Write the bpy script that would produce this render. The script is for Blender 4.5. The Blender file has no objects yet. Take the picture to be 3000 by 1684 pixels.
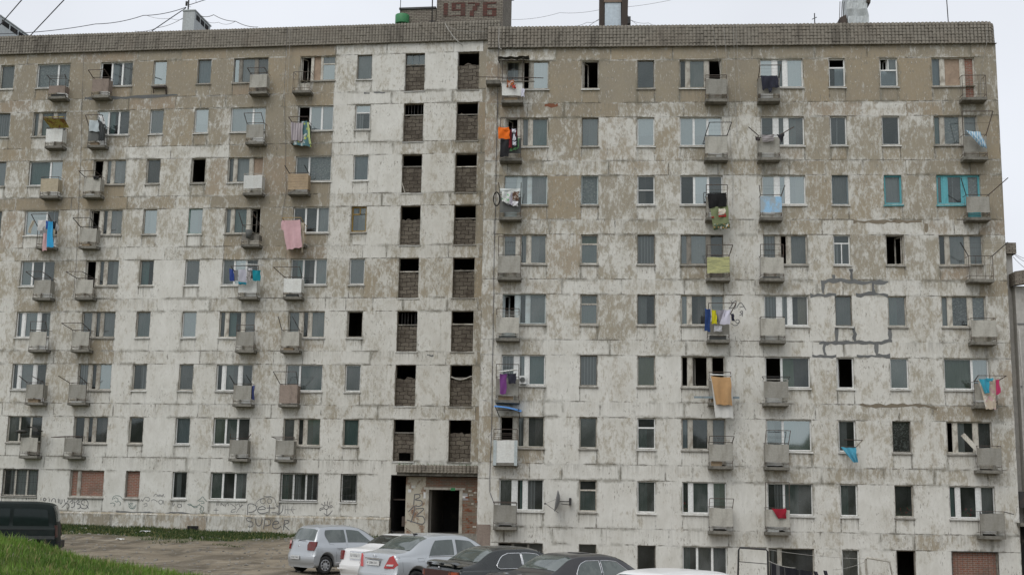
import bpy, math, random
import numpy as np
from mathutils import Vector, Matrix
S = bpy.context.scene
COL = S.collection
R = math.radians
rnd = random.Random(7)

# ---------------------------------------------------------------- camera
CAMZ = 2.65
PITCH, YAW, ROLL, FPX = 0.16509345, -0.07366324, 0.01675913, 3588.4
def cam_axes():
    cp, sp, cy, sy = math.cos(PITCH), math.sin(PITCH), math.cos(YAW), math.sin(YAW)
    f = Vector((sy*cp, cy*cp, sp)); r = Vector((cy, -sy, 0)); u = r.cross(f)
    c, s = math.cos(ROLL), math.sin(ROLL)
    return c*r + s*u, -s*r + c*u, f
AX, AU, AF = cam_axes()
cam = bpy.data.cameras.new('camera'); cam_o = bpy.data.objects.new('camera', cam); COL.objects.link(cam_o)
M = Matrix((AX, AU, -AF)).transposed().to_4x4(); M.translation = (0, 0, CAMZ)
cam_o.matrix_world = M
cam.sensor_width = 36; cam.lens = 36*FPX/3000; cam.clip_end = 3000; cam.clip_start = 0.1
S.camera = cam_o
def ray(px, py): return AX*((px-1500)/FPX) - AU*((py-842)/FPX) + AF
def DP(px, py, Y):                        # point of the world at distance Y along the view through (px, py)
    d = ray(px, py); return d*(Y/d.y) + Vector((0, 0, CAMZ))

# ---------------------------------------------------------------- sky and sun
w = bpy.data.worlds.new('World'); S.world = w; w.use_nodes = True
nt = w.node_tree; bg = nt.nodes['Background']
sky = nt.nodes.new('ShaderNodeTexSky'); sky.sky_type = 'NISHITA'; sky.sun_disc = False
SUN_EL, SUN_AZ = R(52), R(205)
sky.sun_elevation = SUN_EL; sky.sun_rotation = SUN_AZ; sky.air_density = 1.0; sky.dust_density = 6.0; sky.ozone_density = 1.0
hs = nt.nodes.new('ShaderNodeHueSaturation'); hs.inputs['Saturation'].default_value = 0.22
nt.links.new(sky.outputs[0], hs.inputs['Color'])
# overcast deck: a nearly even pale grey layer mixed over the sky, with faint cloud texture
tc = nt.nodes.new('ShaderNodeTexCoord'); nz = nt.nodes.new('ShaderNodeTexNoise'); nz.inputs['Scale'].default_value = 2.2; nz.inputs['Detail'].default_value = 5
nt.links.new(tc.outputs['Generated'], nz.inputs['Vector'])
mr = nt.nodes.new('ShaderNodeMapRange'); mr.inputs['From Min'].default_value = .3; mr.inputs['From Max'].default_value = .7
mr.inputs['To Min'].default_value = 6.5; mr.inputs['To Max'].default_value = 7.9
nt.links.new(nz.outputs['Fac'], mr.inputs['Value'])
vm = nt.nodes.new('ShaderNodeVectorMath'); vm.operation = 'SCALE'; vm.inputs[0].default_value = (0.945, 0.985, 1.06)
nt.links.new(mr.outputs[0], vm.inputs['Scale'])
mx = nt.nodes.new('ShaderNodeMix'); mx.data_type = 'RGBA'; mx.inputs['Factor'].default_value = .82
nt.links.new(hs.outputs['Color'], mx.inputs['A']); nt.links.new(vm.outputs['Vector'], mx.inputs['B'])
nt.links.new(mx.outputs['Result'], bg.inputs['Color']); bg.inputs['Strength'].default_value = 0.11
sl = bpy.data.lights.new('sun', 'SUN'); sl.energy = 0.9; sl.angle = R(40); sl.color = (1.0, .97, .93)
so = bpy.data.objects.new('sun', sl); COL.objects.link(so)
sd = Vector((math.sin(SUN_AZ)*math.cos(SUN_EL), math.cos(SUN_AZ)*math.cos(SUN_EL), math.sin(SUN_EL)))
so.rotation_euler = sd.to_track_quat('Z', 'Y').to_euler()
S.view_settings.view_transform = 'Standard'; S.view_settings.look = 'None'; S.view_settings.exposure = 0.26; S.view_settings.gamma = 1
S.view_settings.use_curve_mapping = False
S.cycles.max_bounces = 6; S.cycles.transparent_max_bounces = 12; S.cycles.caustics_reflective = False; S.cycles.caustics_refractive = False

# ---------------------------------------------------------------- helpers
def tag(o, label=None, cat=None, group=None, kind=None):
    if label: o['label'] = label
    if cat: o['category'] = cat
    if group: o['group'] = group
    if kind: o['kind'] = kind
    return o
def empty(name, loc=(0, 0, 0), rz=0):
    o = bpy.data.objects.new(name, None); COL.objects.link(o); o.location = loc; o.rotation_euler = (0, 0, rz)
    o.empty_display_size = .3; return o
class MB:
    def __init__(s): s.v = []; s.f = []; s.sm = []
    def quad(s, *p, smooth=False):
        n = len(s.v); s.v += [tuple(q) for q in p]; s.f.append(tuple(range(n, n+len(p)))); s.sm.append(smooth); return s
    def box(s, x0, x1, y0, y1, z0, z1):
        n = len(s.v)
        s.v += [(x0,y0,z0),(x1,y0,z0),(x1,y1,z0),(x0,y1,z0),(x0,y0,z1),(x1,y0,z1),(x1,y1,z1),(x0,y1,z1)]
        for f in ((0,3,2,1),(4,5,6,7),(0,1,5,4),(1,2,6,5),(2,3,7,6),(3,0,4,7)): s.f.append(tuple(n+i for i in f)); s.sm.append(False)
        return s
    def obox(s, c, ax, ay, az):           # oriented box: centre and three half axes
        c, ax, ay, az = map(Vector, (c, ax, ay, az)); n = len(s.v)
        for k in ((-1,-1,-1),(1,-1,-1),(1,1,-1),(-1,1,-1),(-1,-1,1),(1,-1,1),(1,1,1),(-1,1,1)): s.v.append(tuple(c+ax*k[0]+ay*k[1]+az*k[2]))
        for f in ((0,3,2,1),(4,5,6,7),(0,1,5,4),(1,2,6,5),(2,3,7,6),(3,0,4,7)): s.f.append(tuple(n+i for i in f)); s.sm.append(False)
        return s
    def tube(s, pts, r, n=6, closed=False, cap=True):
        pts = [Vector(p) for p in pts]; N = len(pts); base = len(s.v)
        for i, p in enumerate(pts):
            a = pts[i-1] if (i > 0 or closed) else p; b = pts[(i+1) % N] if (i < N-1 or closed) else p
            d = (b-a).normalized() if (b-a).length > 1e-9 else Vector((0,0,1))
            up = Vector((0,0,1)) if abs(d.z) < .95 else Vector((0,1,0))
            e1 = d.cross(up).normalized(); e2 = e1.cross(d); rr = r[i] if isinstance(r, (list, tuple)) else r
            for k in range(n):
                t = 2*math.pi*(k+.5)/n; s.v.append(tuple(p + (e1*math.cos(t)+e2*math.sin(t))*rr))
        for i in range(N if closed else N-1):
            for k in range(n):
                a = base+i*n; b = base+((i+1) % N)*n
                s.f.append((a+k, a+(k+1) % n, b+(k+1) % n, b+k)); s.sm.append(n > 4)
        if cap and not closed:
            s.f.append(tuple(base+k for k in range(n))[::-1]); s.sm.append(False)
            s.f.append(tuple(base+(N-1)*n+k for k in range(n))); s.sm.append(False)
        return s
    def bar(s, p, q, r=.012, n=4): return s.tube([p, q], r, n)
    def lathe(s, prof, c=(0,0,0), axis='z', n=24, smooth=True):
        c = Vector(c); base = len(s.v)
        for (r, h) in prof:
            for k in range(n):
                t = 2*math.pi*k/n; a, b = r*math.cos(t), r*math.sin(t)
                s.v.append(tuple(c+Vector({'z': (a,b,h), 'y': (a,h,b), 'x': (h,a,b)}[axis])))
        for i in range(len(prof)-1):
            for k in range(n):
                s.f.append((base+i*n+k, base+i*n+(k+1) % n, base+(i+1)*n+(k+1) % n, base+(i+1)*n+k)); s.sm.append(smooth)
        return s
    def grid(s, P, nu, nv, smooth=True):   # P(i, j) -> point
        b = len(s.v)
        for i in range(nu):
            for j in range(nv): s.v.append(tuple(P(i, j)))
        for i in range(nu-1):
            for j in range(nv-1): s.f.append((b+i*nv+j, b+(i+1)*nv+j, b+(i+1)*nv+j+1, b+i*nv+j+1)); s.sm.append(smooth)
        return s
    def build(s, name, mat, parent=None, loc=None, rz=0):
        me = bpy.data.meshes.new(name); me.from_pydata(s.v, [], s.f); me.polygons.foreach_set('use_smooth', s.sm)
        for m in (mat if isinstance(mat, (list, tuple)) else [mat]): me.materials.append(m)
        me.update()
        o = bpy.data.objects.new(name, me); COL.objects.link(o)
        if parent: o.parent = parent
        if loc is not None: o.location = loc
        if rz: o.rotation_euler = (0, 0, rz)
        return o

# ---------------------------------------------------------------- materials
class NT:
    def __init__(s, name):
        s.m = bpy.data.materials.new(name); s.m.use_nodes = True; s.t = s.m.node_tree; s.b = s.t.nodes['Principled BSDF']
        s.out = s.t.nodes['Material Output']; s.tc = s.t.nodes.new('ShaderNodeTexCoord'); s.obj = s.tc.outputs['Object']
    def n(s, k, **kw):
        x = s.t.nodes.new(k)
        for a, b in kw.items(): setattr(x, a, b)
        return x
    def set(s, sock, v):
        if hasattr(v, 'is_linked') or hasattr(v, 'links'): s.t.links.new(v, sock)
        elif isinstance(v, (tuple, list)) and len(v) == 3 and sock.type == 'RGBA': sock.default_value = (*v, 1)
        else: sock.default_value = v
    def map(s, sc, vec=None, loc=(0,0,0)):
        x = s.n('ShaderNodeMapping'); s.set(x.inputs['Vector'], vec or s.obj); x.inputs['Scale'].default_value = sc; x.inputs['Location'].default_value = loc
        return x.outputs[0]
    def noise(s, vec=None, scale=5, detail=4, rough=.55, dist=0):
        x = s.n('ShaderNodeTexNoise'); s.set(x.inputs['Vector'], vec or s.obj); x.inputs['Scale'].default_value = scale
        x.inputs['Detail'].default_value = detail; x.inputs['Roughness'].default_value = rough; x.inputs['Distortion'].default_value = dist
        return x.outputs['Fac']
    def math(s, op, a, b=0, clamp=False):
        x = s.n('ShaderNodeMath', operation=op, use_clamp=clamp); s.set(x.inputs[0], a); s.set(x.inputs[1], b); return x.outputs[0]
    def ss(s, v, lo, hi, a=0, b=1):
        x = s.n('ShaderNodeMapRange', interpolation_type='SMOOTHSTEP'); s.set(x.inputs[0], v); x.inputs[1].default_value = lo; x.inputs[2].default_value = hi
        x.inputs[3].default_value = a; x.inputs[4].default_value = b; return x.outputs[0]
    def mix(s, f, a, b, mode='MIX'):
        x = s.n('ShaderNodeMix', data_type='RGBA', blend_type=mode); s.set(x.inputs['Factor'], f); s.set(x.inputs['A'], a); s.set(x.inputs['B'], b)
        return x.outputs['Result']
    def attr(s, name): return s.n('ShaderNodeAttribute', attribute_name=name)
    def bump(s, h, st=.3, d=.02):
        x = s.n('ShaderNodeBump'); x.inputs['Strength'].default_value = st; x.inputs['Distance'].default_value = d; s.set(x.inputs['Height'], h)
        s.t.links.new(x.outputs[0], s.b.inputs['Normal'])
    def fin(s, col, rough=.8, **kw):
        s.set(s.b.inputs['Base Color'], col); s.set(s.b.inputs['Roughness'], rough)
        for k, v in kw.items(): s.set(s.b.inputs[k.replace('_', ' ')], v)
        return s.m
    def rand(s): return s.n('ShaderNodeObjectInfo').outputs['Random']
def mk(name, col, rough=.7, dirt=(.12,.10,.08), amt=.45, scale=3.0, lo=.5, hi=.72, var=.12, stretch=(1,1,.6), bump=.15, spec=.3, **kw):
    t = NT(name); v = t.map(stretch)
    n1 = t.noise(v, scale, 6, .65); n2 = t.noise(t.obj, scale*5, 4, .6)
    k = t.math('MULTIPLY', t.ss(n1, lo, hi), amt)
    val = t.ss(t.rand(), 0, 1, 1-var, 1+var)
    h = t.n('ShaderNodeHueSaturation'); t.set(h.inputs['Color'], col); t.set(h.inputs['Value'], t.math('MULTIPLY', val, t.ss(n2, .25, .75, .88, 1.1)))
    c = t.mix(k, h.outputs[0], dirt)
    if bump: t.bump(t.math('ADD', n1, n2), bump, .01)
    kw.setdefault('Specular_IOR_Level', spec)
    return t.fin(c, rough, **kw)

def facade_mat(name):
    t = NT(name)
    paint = t.attr('paint').outputs['Fac']; tone = t.attr('tone').outputs['Fac']
    sa = t.n('ShaderNodeSeparateXYZ'); t.set(sa.inputs[0], t.attr('ua').outputs['Vector'])
    sb = t.n('ShaderNodeSeparateXYZ'); t.set(sb.inputs[0], t.attr('ub').outputs['Vector'])
    e = t.math('MINIMUM', t.math('MINIMUM', sa.outputs[0], sa.outputs[1]), t.math('MINIMUM', sb.outputs[0], sb.outputs[1]))
    big = t.noise(t.map((1,1,.85)), .75, 7, .66, .3)
    mid = t.noise(t.map((1.7,1.7,.95)), 1.0, 7, .68, .5)
    fine = t.noise(t.map((1,1,.46)), 5.2, 9, .74, .25)
    fl = t.noise(t.map((1,1,.38)), 13, 5, .62, .3)
    en = t.math('ADD', e, t.math('MULTIPLY', t.math('SUBTRACT', fine, .5), .30))
    eb = t.ss(en, .03, .22, 1, 0)
    wash = t.math('ADD', t.math('MULTIPLY', paint, .84), t.math('MULTIPLY', t.math('SUBTRACT', big, .5), 1.05))
    wash = t.math('ADD', wash, t.math('MULTIPLY', t.math('SUBTRACT', mid, .5), 1.35))
    wash = t.math('ADD', wash, t.math('MULTIPLY', eb, t.ss(mid, .4, .6, .0, .16)))
    x = t.math('ADD', wash, t.math('MULTIPLY', t.math('SUBTRACT', fine, .5), t.ss(paint, .6, 1.0, 2.7, 1.5)))
    x = t.math('ADD', x, t.math('MULTIPLY', t.math('SUBTRACT', fl, .5), .9))
    m = t.math('ADD', t.math('MULTIPLY', t.ss(x, .30, .82), .78), t.math('MULTIPLY', t.ss(wash, .25, .8), .22))
    tanA = t.mix(t.ss(tone, 0, .5), (.288,.252,.188), (.325,.265,.178)); tanB = t.mix(t.ss(tone, .5, 1), tanA, (.315,.240,.170))
    grain = t.noise(t.obj, 30, 4, .7)
    tan = t.mix(t.ss(grain, .3, .7, 0, .45), tanB, (.33,.30,.235)); tan = t.mix(t.ss(big, .35, .7, 0, .5), tan, (.240,.218,.178))
    tan = t.mix(t.math('MULTIPLY', t.ss(fl, .50, .66), .35), tan, (.42,.395,.335))
    tan = t.mix(t.ss(paint, .30, .85, 0, .62), tan, (.43,.405,.335))
    white = t.mix(t.ss(mid, .3, .72), (.70,.695,.65), (.585,.575,.525)); white = t.mix(t.ss(fine, .5, .75, 0, .45), white, (.42,.41,.36))
    c = t.mix(t.math('MULTIPLY', m, t.ss(big, .3, .6, .86, 1)), tan, white)
    # flaked spots: old coat showing as short upright dashes, in clumps
    cl = t.noise(t.obj, .9, 3, .6)
    spots = t.math('MULTIPLY', t.ss(fl, .56, .62), t.ss(t.math('ADD', cl, t.math('MULTIPLY', t.math('SUBTRACT', .6, paint), .10)), .46, .60))
    c = t.mix(t.math('MULTIPLY', spots, .75), c, (.20,.18,.145))
    fl2 = t.noise(t.map((1,1,.30), loc=(7,3,1)), 17, 4, .6, .2)
    c = t.mix(t.math('MULTIPLY', t.math('MULTIPLY', t.ss(fl2, .60, .66), t.ss(cl, .42, .55)), .6), c, (.66,.66,.63))
    # rain streaks and soot
    st = t.noise(t.map((4.5,4.5,.28)), 1.3, 6, .65)
    c = t.mix(t.math('MULTIPLY', t.ss(st, .56, .76), .28), c, (.15,.135,.11))
    # seams: rough pale mortar and a dark crack here and there
    sn = t.noise(t.map((1,1,1), loc=(3,1,9)), .8, 3, .6)
    mort = t.math('MULTIPLY', t.ss(en, .0, .05, 1, 0), t.ss(sn, .50, .58))
    c = t.mix(t.math('MULTIPLY', mort, .7), c, (.56,.555,.52))
    e2 = t.math('ADD', e, t.math('MULTIPLY', t.math('SUBTRACT', t.noise(t.obj, 2.2, 4, .6), .5), .16))
    dk = t.math('MULTIPLY', t.ss(t.math('ADD', t.math('ABSOLUTE', e2), t.math('MULTIPLY', t.math('SUBTRACT', fl, .5), .05)), .006, .034, 1, 0), t.ss(t.noise(t.map((1,1,1), loc=(1,6,4)), .9, 5, .7), .43, .56))
    c = t.mix(t.math('MULTIPLY', dk, .72), c, (.105,.095,.075))
    # a wider band of soot and moss along some joints
    sb2 = t.math('MULTIPLY', t.ss(t.math('ADD', e, t.math('MULTIPLY', t.math('SUBTRACT', fine, .5), .35)), .02, .14, 1, 0), t.ss(t.noise(t.map((1,1,1), loc=(8,2,5)), .55, 4, .65), .48, .62))
    c = t.mix(t.math('MULTIPLY', sb2, .58), c, (.16,.15,.115))
    # drips below sills and ledges
    dr = t.noise(t.map((8,8,.35), loc=(2,2,2)), 1.4, 5, .7)
    dm = t.math('MULTIPLY', t.math('MULTIPLY', t.ss(sb.outputs[1], .0, .75, 1, 0), t.ss(dr, .42, .62)), t.attr('drip').outputs['Fac'])
    c = t.mix(t.math('MULTIPLY', dm, .5), c, (.17,.155,.125))
    t.bump(t.math('ADD', t.math('ADD', t.math('MULTIPLY', m, .6), t.math('MULTIPLY', fine, .8)), t.math('MULTIPLY', dk, -1.2)), .55, .02)
    return t.fin(c, .92, Specular_IOR_Level=.15)
def tile_mat(name, cx=.17, cz=.155, cols=((.185,.168,.140),(.255,.235,.197),(.22,.193,.157))):
    t = NT(name); s = t.n('ShaderNodeSeparateXYZ'); t.set(s.inputs[0], t.obj)
    cxn = t.math('FLOOR', t.math('DIVIDE', s.outputs[0], cx)); czn = t.math('FLOOR', t.math('DIVIDE', s.outputs[2], cz))
    cb = t.n('ShaderNodeCombineXYZ'); t.set(cb.inputs[0], cxn); t.set(cb.inputs[1], czn)
    wn = t.n('ShaderNodeTexWhiteNoise', noise_dimensions='2D'); t.set(wn.inputs['Vector'], cb.outputs[0])
    fx = t.math('ABSOLUTE', t.math('SUBTRACT', t.math('FRACT', t.math('DIVIDE', s.outputs[0], cx)), .5)); c = t.mix(t.ss(wn.outputs['Value'], .0, 1, .35, .8), cols[0], cols[1]); c = t.mix(t.ss(fx, .38, .48, 0, .42), c, (.035,.03,.024)); c = t.mix(t.ss(t.noise(None, .6, 4), .45, .7, 0, .6), c, cols[2])
    c = t.mix(t.ss(t.noise(None, 22, 3, .7), .5, .75, 0, .5), c, (.33,.30,.26)); c = t.mix(t.ss(t.noise(t.map((3,3,.4)), .8, 5), .52, .7, 0, .6), c, (.10,.09,.075))
    t.bump(t.noise(None, 25, 4, .7), .4, .01)
    return t.fin(c, .92, Specular_IOR_Level=.15)
def brick_mat(name, a, b, mort, bw=.26, bh=.085, ms=.012, stain=(.10,.09,.075), amt=.5, paint=None, pamt=0, off=.5, wob=.03):
    t = NT(name); s = t.n('ShaderNodeSeparateXYZ'); t.set(s.inputs[0], t.obj)
    cb = t.n('ShaderNodeCombineXYZ'); t.set(cb.inputs[0], t.math('ADD', s.outputs[0], s.outputs[1])); t.set(cb.inputs[1], s.outputs[2])
    wob_ = wob; wob = t.n('ShaderNodeTexNoise'); t.set(wob.inputs['Vector'], t.obj); wob.inputs['Scale'].default_value = 6 if wob_ < .05 else 3.2
    va = t.n('ShaderNodeVectorMath', operation='MULTIPLY_ADD'); t.set(va.inputs[0], wob.outputs['Color']); va.inputs[1].default_value = (wob_,wob_,0); t.set(va.inputs[2], cb.outputs[0])
    br = t.n('ShaderNodeTexBrick'); t.set(br.inputs['Vector'], va.outputs[0]); br.offset = off
    for k, v in (('Color1', a), ('Color2', b), ('Mortar', mort)): br.inputs[k].default_value = (*v, 1)
    br.inputs['Scale'].default_value = 1; br.inputs['Mortar Size'].default_value = ms; br.inputs['Mortar Smooth'].default_value = .3; br.inputs['Brick Width'].default_value = bw; br.inputs['Row Height'].default_value = bh
    n = t.noise(None, 1.6, 7, .65); n2 = t.noise(None, 14, 5, .7)
    c = t.mix(t.math('MULTIPLY', t.ss(n, .45, .7), amt), br.outputs['Color'], stain); c = t.mix(t.ss(n2, .4, .75, 0, .35), c, mort)
    if paint: c = t.mix(t.ss(t.math('ADD', t.noise(t.map((1,1,.7)), 2.2, 8, .7), pamt), .46, .58), c, paint)
    t.bump(t.math('ADD', br.outputs['Fac'], t.math('MULTIPLY', n2, -.8)), -.5, .02)
    return t.fin(c, .9, Specular_IOR_Level=.15)
def glass_mat(name, tint, refl, rough=.03, film=.05, filmc=(.5,.52,.52)):
    t = NT(name); t.t.nodes.remove(t.b)
    tr = t.n('ShaderNodeBsdfTransparent'); tr.inputs[0].default_value = (*tint, 1)
    gl = t.n('ShaderNodeBsdfGlossy'); gl.inputs['Roughness'].default_value = rough; gl.inputs[0].default_value = (.84,.95,.92,1)
    df = t.n('ShaderNodeBsdfDiffuse'); df.inputs[0].default_value = (*filmc, 1)
    lw = t.n('ShaderNodeFresnel'); lw.inputs['IOR'].default_value = 1.5
    nz = t.noise(t.map((1,1,.6)), 1.2, 5, .6)
    bp = t.n('ShaderNodeBump'); bp.inputs['Strength'].default_value = .03; bp.inputs['Distance'].default_value = .02; t.set(bp.inputs['Height'], t.noise(None, .9, 2)); t.t.links.new(bp.outputs[0], gl.inputs['Normal'])
    m1 = t.n('ShaderNodeMixShader'); t.set(m1.inputs[0], t.math('MULTIPLY', t.math('ADD', lw.outputs[0], refl), t.ss(t.rand(), 0, 1, .8, 1.25), clamp=True)); t.set(m1.inputs[1], tr.outputs[0]); t.set(m1.inputs[2], gl.outputs[0])
    m2 = t.n('ShaderNodeMixShader'); t.set(m2.inputs[0], t.ss(nz, .35, .75, film*.4, film*1.8)); t.set(m2.inputs[1], m1.outputs[0]); t.set(m2.inputs[2], df.outputs[0])
    t.t.links.new(m2.outputs[0], t.out.inputs[0]); return t.m
def cloth(name, col, col2=None, pat=None, sc=8, rough=.85):
    t = NT(name); n = t.noise(None, 6, 4); c = t.mix(t.ss(n, .3, .7, 0, .25), col, tuple(x*.65 for x in col))
    if pat == 'stripe':
        wv = t.n('ShaderNodeTexWave', bands_direction='X'); t.set(wv.inputs[0], t.obj); wv.inputs['Scale'].default_value = sc; c = t.mix(t.ss(wv.outputs['Fac'], .6, .75), c, col2)
    elif pat == 'hstripe':
        wv = t.n('ShaderNodeTexWave', bands_direction='Z'); t.set(wv.inputs[0], t.obj); wv.inputs['Scale'].default_value = sc; c = t.mix(t.ss(wv.outputs['Fac'], .45, .55), c, col2)
    elif pat == 'floral':
        vo = t.n('ShaderNodeTexVoronoi'); t.set(vo.inputs['Vector'], t.obj); vo.inputs['Scale'].default_value = sc; c = t.mix(t.ss(vo.outputs['Distance'], .25, .4, 1, 0), c, col2)
        c = t.mix(t.ss(t.noise(None, sc*.8, 3), .55, .62), c, tuple(.5*(a+b) for a, b in zip(col, (.8,.8,.75))))
    return t.fin(c, rough, Specular_IOR_Level=.15, Sheen_Weight=.2)

MT = {}
MT['fac'] = facade_mat('weathered_plaster')
MT['tile'] = tile_mat('parapet_tile')
MT['conc'] = mk('concrete', (.27,.255,.225), .92, (.09,.085,.07), .75, 2.5, .42, .68, bump=.5, spec=.15)
MT['slab'] = mk('balcony_slab', (.215,.205,.178), .95, (.07,.068,.056), .8, 3.2, .40, .66, bump=.5, spec=.1)
MT['panel'] = mk('balcony_panel', (.365,.355,.315), .9, (.17,.155,.125), .6, 2.2, .45, .75, stretch=(1.5,1.5,.5), var=.24, bump=.3, spec=.15)
MT['pwhite'] = mk('white_panel', (.62,.63,.60), .7, (.33,.29,.22), .35, 2.2, .5, .8)
MT['pbeige'] = mk('beige_panel', (.47,.41,.30), .8, (.25,.20,.14), .4, 2)
MT['ppink'] = mk('brownish_panel', (.27,.22,.185), .9, (.14,.11,.09), .6, 2.5)
MT['ptan'] = mk('tan_board', (.34,.26,.17), .7, (.18,.13,.08), .4, 2)
MT['pyel'] = mk('peeling_yellow_panel', (.50,.50,.24), .85, (.28,.29,.16), .8, 4.5, .48, .56, stretch=(.5,.5,3))
MT['pblue'] = mk('blue_panel', (.27,.45,.62), .8, (.35,.36,.34), .75, 3, .45, .62)
MT['pdark'] = mk('dark_panel', (.11,.115,.11), .8, (.2,.2,.18), .4, 3)
MT['silver'] = mk('silver_sheet', (.50,.55,.55), .4, (.25,.28,.28), .4, 2.5, Metallic=.5)
MT['rust'] = mk('rusty_metal', (.085,.07,.06), .75, (.16,.085,.05), .7, 6, spec=.3)
MT['iron'] = mk('dark_iron', (.05,.05,.05), .6, (.13,.08,.05), .5, 6)
MT['lmetal'] = mk('pale_painted_bar', (.42,.41,.37), .6, (.2,.14,.09), .6, 5)
MT['ybar'] = mk('ochre_bar', (.36,.24,.08), .6, (.15,.1,.05), .4, 5)
MT['fw'] = mk('white_plastic_frame', (.72,.73,.71), .4, (.42,.40,.35), .3, 2.5, .5, .8, var=.06, bump=.03)
MT['fo'] = mk('old_painted_wood', (.50,.48,.42), .75, (.22,.19,.15), .75, 4.5, .44, .66, var=.14, bump=.3)
MT['fn'] = mk('bare_grey_wood', (.235,.22,.19), .85, (.11,.10,.085), .7, 4.5, .44, .68, bump=.3)
MT['fc'] = mk('turquoise_painted_wood', (.11,.36,.40), .6, (.05,.2,.22), .4, 4)
MT['fg'] = mk('pale_green_painted_wood', (.24,.40,.35), .65, (.2,.2,.16), .5, 4)
MT['fb'] = mk('pale_blue_painted_wood', (.50,.57,.57), .65, (.3,.3,.27), .5, 4)
MT['fy'] = mk('ochre_painted_wood', (.27,.175,.045), .6, (.13,.09,.04), .5, 4)
MT['fs'] = mk('slate_painted_wood', (.20,.25,.27), .65, (.12,.12,.11), .5, 4)
MT['sill'] = mk('sill_metal', (.56,.56,.53), .55, (.25,.22,.18), .5, 3, .48, .75, var=.2)
MT['sillc'] = mk('sill_concrete', (.33,.315,.28), .9, (.13,.12,.10), .7, 4)
MT['gl'] = glass_mat('window_glass', (.62,.66,.66), .035)
MT['gs'] = glass_mat('bright_glass', (.45,.5,.52), .26, film=.08)
MT['gd'] = glass_mat('dusty_glass', (.42,.45,.44), .085, .08, .22, (.26,.275,.27))
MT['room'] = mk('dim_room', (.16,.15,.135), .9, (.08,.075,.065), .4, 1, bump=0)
MT['ce'] = cloth('beige_curtain', (.47,.41,.31)); MT['cu'] = cloth('bluish_sheer', (.48,.55,.60)); MT['cr'] = cloth('faded_green_curtain', (.22,.30,.20)); MT['cg'] = cloth('grey_curtain', (.36,.36,.35)); MT['ct'] = cloth('teal_curtain', (.22,.37,.35)); MT['cw'] = cloth('white_curtain', (.68,.69,.68))
MT['cl'] = cloth('lace_curtain', (.50,.52,.51), (.75,.76,.74), 'floral', 9); MT['cv'] = cloth('pleated_curtain', (.34,.32,.32), (.60,.59,.58), 'stripe', 2.3)
MT['cb'] = mk('board_infill', (.33,.25,.185), .85, (.2,.15,.11), .5, 2); MT['co'] = cloth('olive_cloth', (.27,.28,.13)); MT['cm'] = cloth('grey_board', (.33,.32,.33))
MT['cp'] = cloth('brown_curtain', (.20,.17,.15)); MT['cf'] = cloth('dark_floral_curtain', (.09,.075,.07), (.35,.33,.30), 'floral', 12)
MT['brick'] = brick_mat('red_brick_infill', (.28,.105,.07), (.22,.12,.085), (.30,.26,.22), amt=.45)
MT['tower'] = brick_mat('grey_brick', (.285,.258,.212), (.215,.185,.155), (.085,.077,.065), .28, .095, .016, amt=.45)
MT['digit'] = brick_mat('dark_red_brick', (.15,.062,.05), (.115,.06,.05), (.07,.045,.04), .28, .095, .014, amt=.35)
MT['block'] = brick_mat('grey_block_infill', (.115,.10,.08), (.175,.155,.125), (.045,.037,.03), .43, .21, .022, amt=.75, stain=(.055,.045,.036), wob=.20)
MT['eb'] = brick_mat('patched_entrance_brick', (.24,.12,.08), (.26,.17,.11), (.26,.23,.18), .26, .085, .012, amt=.3, paint=(.48,.45,.37), pamt=.06)
MT['eb2'] = brick_mat('bare_entrance_brick', (.22,.10,.065), (.18,.15,.115), (.22,.19,.15), .26, .085, .014, amt=.5)
MT['tar'] = mk('grey_seam_filler', (.155,.16,.158), .9, (.10,.10,.10), .5, 5, spec=.1)
MT['mud'] = mk('brown_seam_filler', (.21,.18,.135), .9, (.12,.10,.08), .5, 5, spec=.1)
MT['redp'] = mk('bare_red_brick_scar', (.22,.09,.05), .9, (.14,.07,.05), .6, 7)
MT['spray'] = mk('dark_spray_paint', (.13,.13,.132), .6, (.2,.2,.19), .55, 14, bump=0); MT['sprayg'] = mk('faded_green_spray_paint', (.13,.19,.17), .7, (.36,.37,.34), .5, 12, bump=0)
MT['spray2'] = mk('faded_grey_spray_paint', (.18,.18,.175), .7, (.36,.36,.34), .5, 12, bump=0)
MT['roof'] = mk('roofing_felt', (.09,.09,.09), .9); MT['vent'] = mk('pale_vent_sheet', (.46,.49,.49), .6, (.3,.3,.28), .5, 2)
MT['ventb'] = mk('pale_blue_vent_sheet', (.56,.64,.70), .45, (.35,.38,.4), .35, 1.6); MT['dkb'] = mk('dark_weathered_board', (.075,.06,.05), .8, (.13,.10,.08), .5, 3)
MT['vbr'] = mk('brown_board', (.20,.15,.115), .8); MT['green'] = mk('green_plastic', (.055,.235,.095), .5, (.08,.2,.1), .4, 3)
MT['wire'] = mk('black_cable', (.06,.06,.075), .6, bump=0); MT['wirep'] = mk('pale_cable', (.36,.35,.32), .6, bump=0); MT['wireg'] = mk('grey_cable', (.13,.125,.12), .6, bump=0)
MT['hall'] = mk('shade_dark_hall', (.035,.032,.03), .95, bump=0)  # unlit darkness of the entrance hall is put into its colour
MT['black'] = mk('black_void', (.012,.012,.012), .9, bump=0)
MT['awn'] = cloth('blue_awning_sheet', (.05,.22,.55)); MT['felt'] = mk('torn_roofing_felt', (.07,.07,.065), .9)
MT['plant'] = mk('plant_leaf', (.06,.13,.04), .6); MT['flow'] = mk('red_flower', (.45,.04,.04), .6)

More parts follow.
